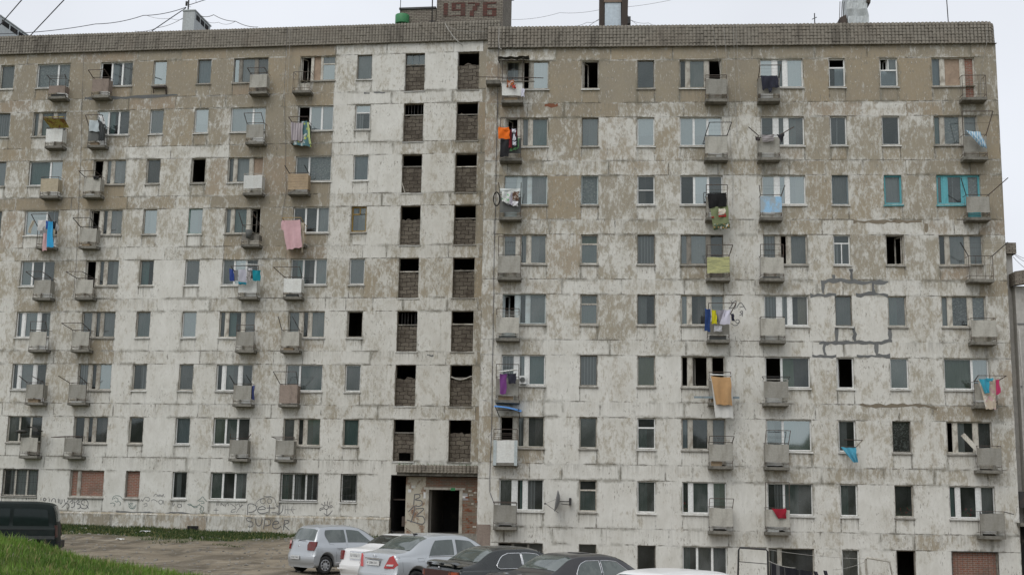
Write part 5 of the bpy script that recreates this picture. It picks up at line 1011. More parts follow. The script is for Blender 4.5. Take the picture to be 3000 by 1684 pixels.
line('R', [(1660, 76, .3), (1720, 66, .7), (1765, 52, 1.2)], .009, 'thin cable rising to the left side of the pale blue vent', 'wireg', .1); line('R', [(1840, 55, 1.1), (1900, 68, .7), (1950, 73, .3)], .009, 'thin cable leaving the junction box to the right', 'wireg', .1); line('R', [(1500, 58, 1.5), (1640, 38, 1.4), (1775, 25, 1.2), (1990, -5, 1.0)], .008, 'faint cable crossing the sky behind the pale blue vent', 'wireg', .1)
line('R', [(1725, 77, .3), (1750, 60, .8), (1765, 50, 1.2)], .011, 'short dark cable at the foot of the pale blue vent', 'wireg'); line('R', [(1832, 34, 1.2), (1848, 60, .8), (1866, 72, .3)], .009, 'short cable hanging right of the pale blue vent', 'wireg')
for k, (y0, y1, l) in enumerate(((740, 752, 'upper faint cable'), (742, 765, 'middle faint cable'), (752, 790, 'lower faint cable'))):
    a = DP(2968, y0, 69); b = DP(3060, y1+8*k, 60); m = MB().tube([a.lerp(b, i/8)-Vector((0, 0, .25*4*(i/8)*(1-i/8))) for i in range(9)], .013, 4); o = m.build('overhead_cable', MT['wireg']); tag(o, l+' running right from the far section at the right edge', 'cable', 'overhead cables')

# ---------------------------------------------------------------- ground heights
BANKY = 25.0
BK = [DP(x, y, BANKY) for x, y in ((-250, 1560), (0, 1590), (70, 1596), (130, 1614), (185, 1634), (270, 1652), (410, 1674), (570, 1704), (700, 1740))]
BX = [p.x for p in BK]; BZ = [p.z for p in BK]
def sst(v, a, b): t = min(1, max(0, (v-a)/(b-a))); return t*t*(3-2*t)
def ground(x, y):
    z = (.30+.22*sst(-x, 16, 29))*sst(y, 44, 60)*(1-sst(x, -8, -3))
    z += -2.5*sst(y, 38, 51)*sst(x, -5.5, -1.0)
    z += .9*(1-sst(y, 3, 19))
    if y < 34:
        zc = float(np.interp(x, BX, BZ)); zc = max(zc, z)
        k = 1-sst(y, BANKY, BANKY+4.5); near = sst(y, 8, 16)
        if x > BX[-1]: zc = z
        z = z+(zc-.10*sst(BANKY-y, 1, 10)-z)*k*near if zc > z else z
    return z+.02*math.sin(x*1.3+y*.7)+.015*math.sin(x*.5-y*1.9)

# ---------------------------------------------------------------- vehicles
def carpaint(name, col, metal, rough=.3, dirt=(.25,.22,.18), amt=.35, coat=.6):
    t = NT(name); n = t.noise(None, 2.5, 5, .6); s = t.n('ShaderNodeSeparateXYZ'); t.set(s.inputs[0], t.obj)
    low = t.ss(t.math('ADD', s.outputs[2], t.math('MULTIPLY', n, .3)), .35, .85, 1, .25)
    f = t.math('MULTIPLY', t.math('MULTIPLY', t.ss(n, .35, .7, .3, 1), low), amt)
    c = t.mix(f, col, dirt); return t.fin(c, t.math('ADD', rough, t.math('MULTIPLY', f, .8)), Metallic=metal, Coat_Weight=coat, Coat_Roughness=.12)
MT['silverp'] = carpaint('silver_paint', (.43,.455,.475), .5, .34, amt=.3); MT['silverp2'] = carpaint('silver_grey_paint', (.46,.485,.50), .45, .34, amt=.25); MT['whitep'] = carpaint('white_paint', (.72,.72,.71), 0, .4, amt=.2)
MT['dgreenp'] = carpaint('dark_green_paint', (.010,.014,.014), .2, .22, (.09,.085,.075), .5); MT['dgreyp'] = carpaint('dark_grey_paint', (.022,.022,.025), .3, .25, (.11,.10,.09), .55); MT['vanp'] = mk('dark_teal_paint', (.008,.014,.013), .5, (.025,.026,.022), .4, 2.5, bump=0, spec=.18); MT['cglass3'] = mk('van_glass', (.012,.02,.019), .12, (.02,.026,.024), .4, 1.2, bump=0, spec=.25)
MT['cglass'] = mk('car_glass', (.060,.076,.070), .05, (.13,.15,.14), .6, 1.6, .45, .56, bump=0, spec=.9); MT['cglass2'] = mk('dark_car_glass', (.018,.022,.021), .06, (.05,.055,.05), .4, 1.2, bump=0, spec=.9)
MT['tyre'] = mk('tyre_rubber', (.025,.025,.025), .85, (.10,.09,.075), .5, 8); MT['rim'] = mk('wheel_rim', (.42,.43,.45), .4, (.15,.13,.11), .4, 5, Metallic=.6)
MT['lamp'] = mk('red_tail_lamp', (.42,.012,.015), .15, bump=0, spec=.7); MT['lampd'] = mk('dark_red_lamp', (.17,.02,.02), .2, bump=0, spec=.7); MT['lampb'] = mk('brown_red_panel', (.055,.022,.020), .3, bump=0); MT['lampo'] = mk('orange_lamp', (.30,.06,.025), .2, bump=0, spec=.7); MT['lampw'] = mk('clear_lamp', (.62,.60,.60), .2, bump=0, spec=.7)
MT['chrome'] = mk('chrome_trim', (.68,.69,.70), .2, bump=0, Metallic=.9); MT['plate'] = mk('number_plate', (.62,.63,.62), .5, bump=0); MT['trimb'] = mk('black_trim', (.02,.02,.022), .6, bump=0); MT['trimg'] = mk('grey_trim', (.15,.155,.16), .6)

class Car:
    def __init__(s, L, W, keys, zs, wheels, rw=.30, name='parked_car', zb=.20, tumble=.76, plan=.16, zm=.55):
        s.L, s.W, s.zs, s.wheels, s.rw, s.zb, s.tum, s.plan, s.zm = L, W/2, zs, wheels, rw, zb, tumble, plan, zm
        s.kx = [k[0] for k in keys]; s.kz = [k[1] for k in keys]; s.zmax = max(s.kz)
        # monotone cubic through the profile
        x, z = np.array(s.kx), np.array(s.kz); h = np.diff(x); d = np.diff(z)/h; m = np.zeros(len(x)); m[0] = d[0]; m[-1] = d[-1]
        for i in range(1, len(x)-1): m[i] = 0 if d[i-1]*d[i] <= 0 else 2*d[i-1]*d[i]/(d[i-1]+d[i])
        s.m = m
        s.o = empty(name)
    def roof(s, x):
        x = min(max(x, s.kx[0]), s.kx[-1]); i = min(max(np.searchsorted(s.kx, x)-1, 0), len(s.kx)-2); h = s.kx[i+1]-s.kx[i]; t = (x-s.kx[i])/h
        return (2*t**3-3*t*t+1)*s.kz[i]+(t**3-2*t*t+t)*h*s.m[i]+(-2*t**3+3*t*t)*s.kz[i+1]+(t**3-t*t)*h*s.m[i+1]
    def sec(s, x):
        W = s.W; zr = s.roof(x); zs = min(s.zs, zr-.04); q = min(1, max(0, (zr-zs-.06)/(s.zmax-s.zs-.06)))
        zb = s.zb
        for xw in s.wheels:
            r = s.rw+.055; dx = abs(x-xw)
            if dx < r: zb = max(zb, s.rw+math.sqrt(r*r-dx*dx))
        g0 = W*(.90+.02*q); g1 = W*(.84+(s.tum-.84)*q)
        zm = min(max(s.zm, zb+.08), zs-.03)
        return [(W*.90, zb), (W*.985, min(zb+.06, zm-.02)), (W, zm), (W*.985, max(zm+.01, zs-.10)), (W*.945, zs), (g0, zs+.02*min(1, (zr-zs)/.1)), (g1, zr-(.07*q+.015)), (g1*.78, zr-.018), (0, zr)]
    def pt(s, x, t, sg=1, off=0):
        P = s.sec(x); n = len(P); i = min(int(t), n-2); u = t-i
        p0, p1, p2, p3 = P[max(0, i-1)], P[i], P[i+1], P[min(n-1, i+2)]
        if i == n-2: p3 = (-P[n-2][0], P[n-2][1])
        k = .5
        def cr(a, b, c, d): return b+.5*k*2*.5*((c-a)*u+(2*a-5*b+4*c-d)*u*u+(3*b-a-3*c+d)*u**3)
        y = cr(p0[0], p1[0], p2[0], p3[0]) if i not in (4, 5) else p1[0]+(p2[0]-p1[0])*u+.02*math.sin(math.pi*u)*(1 if i == 5 else 0)
        z = cr(p0[1], p1[1], p2[1], p3[1]) if i not in (4, 5) else p1[1]+(p2[1]-p1[1])*u
        y = max(0, y)
        X = x+s.plan*(y/s.W)**3.2*math.exp(-x/.45)-s.plan*1.6*(y/s.W)**3*math.exp(-(s.L-x)/.5)
        if x < .5: X += -.07*math.exp(-((z-.45)/.13)**2)*math.exp(-x/.12)
        return Vector((X, sg*y, z))
    def nrm(s, x, t, sg):
        e = .01; a = s.pt(x+e, t, sg)-s.pt(x-e, t, sg); b = s.pt(x, min(7.99, t+.03), sg)-s.pt(x, max(0, t-.03), sg); n = a.cross(b)*sg
        n = n.normalized() if n.length > 1e-9 else Vector((0, 0, 1))
        c = s.pt(x, t, sg)-Vector((s.L/2, 0, .7))
        return n if n.dot(c) > 0 else -n
    def body(s, mat):
        xs = []
        x = 0
        while x < s.L:
            xs.append(x); near = min([abs(x-w) for w in s.wheels]); step = .012 if x < .16 else (.035 if (x < 1.3 or near < s.rw+.1) else .07)
            x += step
        xs.append(s.L); ts = [i*.25 for i in range(33)]; ts[-1] = 8-1e-6
        b = MB(); full = [(t, 1) for t in ts]+[(t, -1) for t in reversed(ts[:-1])]
        b.grid(lambda i, j: s.pt(xs[i], full[j][0], full[j][1]), len(xs), len(full))
        for x in (0, s.L):                     # rear and front faces
            b.grid(lambda i, j: (lambda p, q: p.lerp(q, j/10)+Vector((s.pt(x, ts[i]).x*0, 0, 0)))(s.pt(x, ts[i], 1), s.pt(x, ts[i], -1)), len(ts), 11)
            if x == 0:
                n0 = len(b.v)-len(ts)*11
                for i in range(len(ts)):
                    for j in range(11):
                        k = n0+i*11+j; vx, vy, vz = b.v[k]; yy = abs(vy); b.v[k] = (s.plan*(yy/s.W)**3.2-.07*math.exp(-((vz-.45)/.13)**2), vy, vz)
        # underside
        b.box(.15, s.L-.2, -s.W*.86, s.W*.86, s.zb, s.zb+.02)
        o = b.build('body', mat, s.o); return o
    def patch(s, name, mat, region, off=.006, sides=(1, -1), nu=14, nv=8, trim=None, tr=.011):
        """region(u, v) -> (x, t)"""
        for sg in sides:
            b = MB()
            def P(i, j): x, t = region(i/(nu-1), j/(nv-1)); t = min(t, 7.999); return s.pt(x, t, sg)+s.nrm(x, t, sg)*off
            b.grid(P, nu, nv); o = b.build(name, mat, s.o)
            if trim:
                ring = [P(i, 0) for i in range(nu)]+[P(nu-1, j) for j in range(1, nv)]+[P(i, nv-1) for i in range(nu-2, -1, -1)]+[P(0, j) for j in range(nv-2, 0, -1)]
                MB().tube(ring, tr, 5, closed=True).build('window_trim', trim, o)
    def top(s, name, mat, x0, x1, t0=6.12, off=.006, inset=.0):
        b = MB()
        def P(i, j):
            x = x0+(x1-x0)*i/13; v = j/12*2-1; sg = 1 if v >= 0 else -1; t = 8-1e-5-(8-t0)*abs(v); return s.pt(x, t, sg)+s.nrm(x, t, sg)*off
        b.grid(P, 14, 13); return b.build(name, mat, s.o)
    def wheel(s, hub='spoke'):
        for xw in s.wheels:
            for sg in (1, -1):
                y = sg*(s.W-.02); r = s.rw; w = .19
                o = MB().lathe([(r*.60, -w*sg), (r*.93, -w*sg), (r, -w*sg*.85), (r, -sg*.025), (r*.95, sg*.012), (r*.70, sg*.014), (r*.62, -sg*.01)], (0, 0, 0), 'y', 32).build('wheel', MT['tyre'], s.o, (xw, y, r))
                q = MB().lathe([(r*.64, sg*.004), (r*.60, sg*.016), (r*.5, -sg*.012), (r*.2, sg*.006), (0, sg*.008)], (0, 0, 0), 'y', 28)
                q.build('rim', MT['rim'], o)
                h = MB()
                for k in range(5 if hub == 'spoke' else 8):
                    a = 2*math.pi*(k+.5)/(5 if hub == 'spoke' else 8); c = Vector((math.cos(a)*r*.44, sg*.001, math.sin(a)*r*.44)); h.obox(c, Vector((math.cos(a), 0, math.sin(a)))*r*.085, (0, .014, 0), Vector((-math.sin(a), 0, math.cos(a)))*r*.075)
                h.build('rim_opening', MT['trimb'], o)
    def prism(s, name, mat, poly, c, n, th=.03, label=None):
        """flat lamp or plate: polygon (right, up) around c facing n"""
        n = Vector(n).normalized(); rt = Vector((0, 0, 1)).cross(n).normalized()*1; u = n.cross(rt)*1; b = MB(); c = Vector(c); k = len(poly)
        F = [c+rt*a+u*e+n*th for a, e in poly]; G = [c+rt*a*1.06+u*e*1.06-n*th for a, e in poly]
        b.v += [tuple(p) for p in F]+[tuple(p) for p in G]; b.f.append(tuple(range(k))); b.sm.append(False)
        for i in range(k): b.f.append((i, (i+1) % k, k+(i+1) % k, k+i)); b.sm.append(False)
        return b.build(name, mat, s.o)
    def plate(s, z, y=0, w=.50, h=.11, marks=True, x=None):
        xx = min((x for x in np.linspace(0, .4, 200) if s.roof(x) >= z+.05), default=0) if x is None else x
        p = s.prism('number_plate', MT['plate'], [(-w/2, -h/2), (w/2, -h/2), (w/2, h/2), (-w/2, h/2)], (xx-.02, y, z), (-1, 0, .08), .012)
        b = MB()
        for i in range(8):
            a = -w*.40+i*w*.112; hh = h*rnd.uniform(.25, .33); b.box(xx-.0345, xx-.0335, y+a-.007, y+a+.007, z-hh, z+hh)
            if rnd.random() < .7: b.box(xx-.0343, xx-.0337, y+a+.008, y+a+.03, z-hh*rnd.random(), z-hh*rnd.random()+.014)
        b.build('plate_marks', MT['trimg'], p)
    def line(s, pts, r=.004, name='panel_gap', mat='trimb', sg=-1):
        q = [s.pt(x, t, sg)+s.nrm(x, t, sg)*.001 for x, t in pts]; MB().tube(q, r, 4).build(name, MT[mat], s.o)
    def place(s, loc, az, label, cat='car', group='cars parked in front of the entrance'):
        s.o.location = loc; s.o.rotation_euler = (0, 0, R(90)-az); tag(s.o, label, cat, group)
def lerp(a, b, t): return a+(b-a)*t
def blend(pts, u):                          # piecewise linear
    return float(np.interp(u, [p[0] for p in pts], [p[1] for p in pts]))
def cpos(px, py, Y, dz=0): p = DP(px, py, Y); return Vector((p.x, p.y, ground(p.x, p.y)+dz))
AZ = R(43)
RS = -1                                     # the right hand side of a car, turned to the camera here

# silver hatchback
c = Car(3.62, 1.66, [(0, .60), (.04, .78), (.10, .97), (.16, 1.04), (.34, 1.36), (.46, 1.455), (.9, 1.50), (1.5, 1.50), (2.0, 1.43), (2.75, 1.04), (3.2, .90), (3.5, .72), (3.62, .55)], .90, (.60, 2.97), .275, tumble=.74, plan=.20)
c.body(MT['silverp']); c.wheel('cover'); c.top('rear_window', MT['cglass'], .165, .365, 6.35); c.top('windscreen', MT['cglass'], 2.05, 2.68, 6.1)
c.patch('side_window', MT['cglass'], lambda u, v: (lerp(.52+.22*(1-v)**2+.10*v*v*v, 1.40-.04*v, u), 5.10+.78*v))
c.patch('side_window', MT['cglass'], lambda u, v: (lerp(1.48-.04*v, lerp(2.55, 1.95, v), u), 5.10+.78*v))
for sg in (1, -1):
    c.prism('tail_lamp', MT['lampd'], [(-.15, -.13), (.09, -.14), (.15, .0), (.17, .13), (-.10, .13), (-.16, .03)] if sg < 0 else [(.15, -.13), (-.09, -.14), (-.15, .0), (-.17, .13), (.10, .13), (.16, .03)], (.15, sg*.685, .865), (-1, sg*.62, .12), .03)
c.plate(.50, x=-.055); MB().bar((.135, .12, 1.0), (.12, .16, .93), .018).bar((.14, .12, 1.02), (.10, -.35, 1.035), .010).build('rear_wiper', MT['trimb'], c.o)
MB().lathe([(0, -.01), (.035, -.008), (.03, 0)], (.07, 0, .84), 'x', 14).build('badge', MT['chrome'], c.o)
c.line([(1.44, 5.0), (1.42, 4), (1.42, 3), (1.42, 1.5)]); c.line([(.60, 5.5), (.74, 4.9), (.90, 4.0), (.98, 2.9), (1.0, 2.2)]); c.line([(1.42, 1.5), (1.0, 1.45), (.99, 2.2)]); c.line([(1.42, 1.4), (2.5, 1.4)])
MB().box(1.05, 1.24, -.845, -.80, .775, .80).build('door_handle', MT['silverp'], c.o); MB().box(1.0, 2.6, -.838, -.80, .33, .36).build('side_strip', MT['lampw'], c.o)
c.o.scale = (.94, 1, 1); c.place(cpos(868, 1664, 38.9), R(47), 'silver grey small hatchback nearest the graffiti wall')

def sedan(L, W, keys, zs, wheels, paint, hub='spoke', **kw):
    c = Car(L, W, keys, zs, wheels, **kw); c.body(paint); c.wheel(hub); return c
# white saloon behind
c = sedan(4.4, 1.68, [(0, .58), (.03, .80), (.07, .95), (.14, 1.0), (.62, 1.04), (.80, 1.10), (1.25, 1.36), (1.55, 1.40), (2.3, 1.39), (2.6, 1.33), (3.25, 1.0), (4.0, .88), (4.3, .72), (4.4, .55)], .88, (.90, 3.5), MT['whitep'], rw=.30, plan=.10, tumble=.72)
c.top('rear_window', MT['cglass2'], .86, 1.25, 6.3); c.top('windscreen', MT['cglass'], 2.66, 3.15, 6.2)
c.patch('side_window', MT['cglass'], lambda u, v: (lerp(1.18+.25*v, 1.95, u), 5.1+.78*v)); c.patch('side_window', MT['cglass'], lambda u, v: (lerp(2.02, lerp(3.0, 2.6, v), u), 5.1+.78*v))
for sg in (1, -1): c.prism('tail_lamp', MT['lampd'], [(-.08, -.13), (.09, -.12), (.09, .12), (-.08, .12)], (.075, sg*.735, .80), (-1, sg*.25, .05), .03)
c.prism('plate_frame', MT['chrome'], [(-.30, -.12), (.30, -.12), (.30, .12), (-.30, .12)], (.035, 0, .80), (-1, 0, .08), .012); c.plate(.80, w=.52, h=.17, x=.015)
MB().box(-.05, .1, -.8, .8, .40, .44).build('bumper_crease', MT['whitep'], c.o); MB().lathe([(0, 0), (.03, 0)], (-.075, -.62, .45), 'x', 12).build('parking_sensor', MT['trimb'], c.o)
MB().bar((1.6, .25, 1.40), (1.35, .25, 1.55), .006).build('aerial', MT['trimb'], c.o)
c.place(cpos(1040, 1660, 35.2), AZ, 'white saloon half hidden behind the silver saloon with bright red tail lamps')
# silver saloon with bright lamps
c = sedan(4.42, 1.70, [(0, .60), (.03, .84), (.07, 1.0), (.12, 1.05), (.45, 1.09), (.58, 1.12), (1.05, 1.40), (1.40, 1.50), (2.0, 1.53), (2.5, 1.49), (3.35, 1.08), (3.9, .95), (4.3, .78), (4.42, .55)], .93, (.78, 3.38), MT['silverp2'], rw=.31, plan=.17, tumble=.74)
c.top('rear_window', MT['cglass'], .62, 1.22, 6.3); c.top('windscreen', MT['cglass'], 2.6, 3.2, 6.2)
c.patch('side_window', MT['cglass'], lambda u, v: (lerp(1.20+.16*v+.10*v**3, 2.02, u), 5.08+.78*v)); c.patch('side_window', MT['cglass'], lambda u, v: (lerp(2.12, lerp(3.3, 2.62, v), u), 5.08+.78*v))
c.line([(1.18, 5.02), (2.2, 5.02), (3.35, 5.02)], .010, 'waist_trim', 'chrome')
for sg in (1, -1):
    f = -1 if sg > 0 else 1
    c.prism('tail_lamp', MT['lamp'], [(a*f, e) for a, e in ((-.20, -.14), (.07, -.15), (.19, -.05), (.03, .17), (-.06, .13))][::f], (.12, sg*.665, .83), (-1, sg*.60, .12), .035)
    c.prism('reversing_lamp', MT['lampw'], [(a*f, e) for a, e in ((-.12, -.025), (.07, -.025), (.08, .02), (-.10, .02))][::f], (.10, sg*.665, .765), (-1, sg*.60, .12), .046)
c.plate(.80, w=.52, h=.115, x=.015); MB().box(-.025, .03, -.33, .33, .895, .925).build('boot_trim', MT['chrome'], c.o); MB().lathe([(0, -.012), (.035, -.01), (.03, 0)], (.03, 0, .98), 'x', 14).build('badge', MT['chrome'], c.o)
c.line([(.10, 5.9), (.20, 4.6), (.24, 3.2), (.26, 2.3)], .003); MB().bar((1.3, 0, 1.49), (1.02, .02, 1.66), .006).box(1.27, 1.37, -.03, .03, 1.47, 1.515).build('aerial', MT['trimb'], c.o)
c.line([(1.10, 5.0), (1.06, 4.0), (1.12, 2.6)], .0035); c.line([(2.07, 5.0), (2.09, 3.6), (2.10, 2.0)], .0035); c.line([(.80, 4.0), (1.0, 4.0), (1.0, 3.3), (.80, 3.3), (.80, 4.0)], .003)
c.place(cpos(1090, 1712, 31.6), R(45), 'silver saloon with large bright red triangular tail lamps and chrome boot trim')
# dark green saloon with boot spoiler
K = [(0, .58), (.03, .78), (.07, .90), (.14, .95), (.75, .99), (.90, 1.03), (1.40, 1.31), (1.70, 1.365), (2.3, 1.37), (2.7, 1.31), (3.35, .97), (4.1, .86), (4.5, .68), (4.6, .52)]
K1 = [(x-(.30 if .5 < x < 3.4 else 0), z) for x, z in K]
c = sedan(4.6, 1.70, K1, .84, (.80, 3.45), MT['dgreenp'], rw=.30, plan=.13, tumble=.70)
c.top('rear_window', MT['cglass'], .66, 1.12, 6.3)
c.top('windscreen', MT['cglass2'], 2.45, 2.95, 6.2); c.patch('side_window', MT['cglass2'], lambda u, v: (lerp(1.06+.28*v+.16*(2*v-1)**4, 1.85, u), 5.06+.80*v), trim=MT['chrome']); c.patch('side_window', MT['cglass'], lambda u, v: (lerp(1.88, lerp(2.9, 2.32, v), u), 5.06+.80*v), trim=MT['chrome'])
b = MB(); b.grid(lambda i, j: (.04+.20*j/3+.06*(abs(i-7)/7)**3, -.76+1.52*i/14, 1.025+.02*math.sin(math.pi*j/3)+.012*j-.05*(abs(i-7)/7)**4), 15, 4); b.grid(lambda i, j: (.05+.18*j/3+.06*(abs(i-7)/7)**3, -.75+1.5*i/14, 1.0-.05*(abs(i-7)/7)**4), 15, 4); b.box(.08, .16, -.62, -.54, .93, 1.0).box(.08, .16, .54, .62, .93, 1.0).box(.08, .16, -.04, .04, .95, 1.0)
b.build('boot_spoiler', MT['dgreenp'], c.o)
MB().box(-.012, .05, -.62, .62, .69, .85).build('rear_panel', MT['lampb'], c.o)
for sg in (1, -1): c.prism('tail_lamp', MT['lampo'], [(-.12, -.06), (.12, -.06), (.12, .06), (-.12, .06)], (.06, sg*.67, .765), (-1, sg*.4, .05), .04)
MB().lathe([(0, -.012), (.03, -.01), (.025, 0)], (.05, 0, .90), 'x', 12).build('badge', MT['chrome'], c.o); c.line([(.96, 5.0), (.93, 4.0), (.98, 2.6)], .0035)
c.place(cpos(1278, 1757, 28.6), R(53), 'dark green saloon with a spoiler on its boot, between silver and brownish grey saloons')
# dark grey saloon
c = sedan(4.6, 1.70, K, .84, (.95, 3.6), MT['dgreyp'], rw=.30, plan=.12, tumble=.71)
c.top('rear_window', MT['cglass'], .95, 1.44, 6.25)
c.top('windscreen', MT['cglass2'], 2.75, 3.25, 6.2); c.patch('side_window', MT['cglass'], lambda u, v: (lerp(1.40+.22*v+.16*(2*v-1)**4, 2.14, u), 5.06+.80*v), trim=MT['chrome'], tr=.009); c.patch('side_window', MT['cglass'], lambda u, v: (lerp(2.18, lerp(3.2, 2.62, v), u), 5.06+.80*v), trim=MT['chrome'], tr=.009)
for sg in (1, -1): c.prism('tail_lamp', MT['lampd'], [(-.16, -.08), (.15, -.08), (.15, .07), (-.16, .07)], (.055, sg*.66, .765), (-1, sg*.35, .05), .04)
MB().box(.15, .22, -.5, -.42, .955, .975).box(.15, .22, .0, .08, .96, .98).build('lock_button', MT['chrome'], c.o)
MB().box(1.95, 2.25, -.2, .2, 1.362, 1.374).build('roof_panel', MT['dgreyp'], c.o)
c.place(cpos(1462, 1785, 26.3), R(51), 'brownish grey dark saloon parked right of the spoiler saloon')
# white car at the bottom edge
c = sedan(4.3, 1.68, [(0, .62), (.03, .90), (.10, 1.05), (.20, 1.10), (.42, 1.30), (.65, 1.42), (1.4, 1.45), (2.1, 1.42), (2.5, 1.33), (3.15, 1.02), (3.9, .88), (4.2, .7), (4.3, .55)], .92, (.75, 3.3), MT['whitep'], rw=.30, plan=.10, tumble=.74)
c.top('rear_window', MT['cglass2'], .22, .50, 6.25); c.top('windscreen', MT['cglass2'], 2.5, 3.05, 6.2)
c.patch('side_window', MT['cglass2'], lambda u, v: (lerp(.70+.1*v, 1.75, u), 5.1+.72*v)); c.patch('side_window', MT['cglass2'], lambda u, v: (lerp(1.82, lerp(2.95, 2.4, v), u), 5.1+.72*v))
for sg in (1, -1): c.prism('tail_lamp', MT['lampd'], [(-.08, -.13), (.09, -.12), (.09, .12), (-.08, .12)], (.09, sg*.735, .80), (-1, sg*.25, .05), .03)
c.o.scale = (.94,)*3; c.place(cpos(1805, 1850, 21.4), R(50), 'white car at the bottom edge with only its roof showing')
# dark van at the left
c = Car(4.5, 1.70, [(0, .62), (.02, .95), (.05, 1.25), (.12, 1.62), (.22, 1.84), (.45, 1.92), (1.0, 1.96), (3.2, 1.94), (3.6, 1.84), (4.05, 1.25), (4.3, 1.0), (4.5, .62)], 1.08, (.85, 3.3), .32, 'parked_van', zb=.32, tumble=.86, plan=.10, zm=.66)
c.body(MT['vanp']); c.wheel('cover')
c.patch('side_window', MT['cglass3'], lambda u, v: (lerp(.28+.10*v, 1.50, u), 5.05+.74*v)); c.patch('side_window', MT['cglass3'], lambda u, v: (lerp(1.62, 2.75, u), 5.05+.74*v)); c.patch('side_window', MT['cglass3'], lambda u, v: (lerp(2.85, 3.6-.2*v, u), 5.05+.74*v))
c.top('rear_window', MT['cglass3'], .055, .20, 6.2)
for sg in (1, -1): c.prism('tail_lamp', MT['lampb'], [(-.07, -.2), (.07, -.2), (.07, .2), (-.07, .2)], (.07, sg*.74, .95), (-1, sg*.3, .1), .03)
MT['vstrip'] = mk('van_strip', (.05,.055,.055), .7, spec=.2)
MB().box(.1, 4.2, .83, .862, .68, .79).box(.1, 4.2, -.862, -.83, .68, .79).build('side_strip', MT['vstrip'], c.o); MB().box(-.1, .12, -.78, .78, .36, .60).build('rear_bumper', MT['trimb'], c.o)
MB().box(.4, 3.0, .852, .858, 1.0, 1.012).build('door_rail', MT['trimb'], c.o)
p = DP(160, 1590, 42.6); c.place((p.x, 43.0, ground(p.x, 43.0)+.1), R(-109), 'dark van with tinted windows behind the grass bank', 'van', None)

# ---------------------------------------------------------------- ground
def gmat():
    t = NT('dirt_and_gravel'); n1 = t.noise(None, .35, 6, .6); n2 = t.noise(None, 3, 8, .7); n3 = t.noise(None, 28, 4, .7); n4 = t.noise(t.map((1,.35,1)), .8, 6, .65, .5)
    c = t.mix(t.ss(n1, .35, .65), (.185,.155,.113), (.275,.235,.175)); c = t.mix(t.ss(n4, .46, .62, 0, .85), c, (.105,.09,.068)); c = t.mix(t.ss(n2, .55, .72, 0, .6), c, (.30,.27,.225)); c = t.mix(t.ss(n3, .55, .68, 0, .8), c, (.09,.08,.066)); n6 = t.noise(t.map((.5,2.2,1)), 1.6, 6, .7); c = t.mix(t.ss(n6, .53, .62, 0, .6), c, (.31,.285,.24)); n7 = t.noise(t.map((1,1,1), loc=(5,5,0)), .16, 5, .6); c = t.mix(t.ss(n7, .54, .62, 0, .5), c, (.105,.09,.068))
    n5 = t.noise(None, 1.1, 6, .7); c = t.mix(t.math('MULTIPLY', t.attr('green').outputs['Fac'], t.ss(n5, .3, .55)), c, (.055,.085,.025))
    t.bump(t.math('ADD', n2, t.math('MULTIPLY', n3, .5)), .6, .05); return t.fin(c, .95, Specular_IOR_Level=.15)
MT['ground'] = gmat()
def greenness(x, y):
    f = DL-x*math.tan(AL)                   # distance of the left facade
    g = sst(y, f-9.0-1.2*math.sin(x*.9), f-4.5)*(1-sst(x, -16.5, -14.0)) if y < f+1 else 0
    g = max(g, .85*sst(y, f-1.8, f-.7)*(1-sst(x, -12, -10)) if y < f+1 else 0)
    zc = float(np.interp(x, BX, BZ)); 
    if y < BANKY+3.6 and x < BX[-1]+.3: g = max(g, sst(zc, .02, .35)*(1-sst(y, BANKY+2.2, BANKY+3.6)))
    return g
gx = list(np.concatenate([[-2000, -600, -200, -90], np.arange(-46, 30, .55), [60, 150, 500, 2000]])); gy = list(np.concatenate([[-1500, -400, -100, -40, -15], np.arange(-6, 72, .55), [90, 150, 400, 1500]]))
b = MB(); b.grid(lambda i, j: (gx[i], gy[j], ground(gx[i], gy[j]) if abs(gx[i]) < 100 and -50 < gy[j] < 100 else ground(max(-46, min(30, gx[i])), max(-6, min(72, gy[j])))), len(gx), len(gy))
go = b.build('ground', MT['ground']); at = go.data.attributes.new('green', 'FLOAT', 'POINT'); at.data.foreach_set('value', [greenness(v[0], v[1]) if abs(v[0]) < 50 and -10 < v[1] < 75 else .6 for v in b.v]); tag(go, kind='structure')

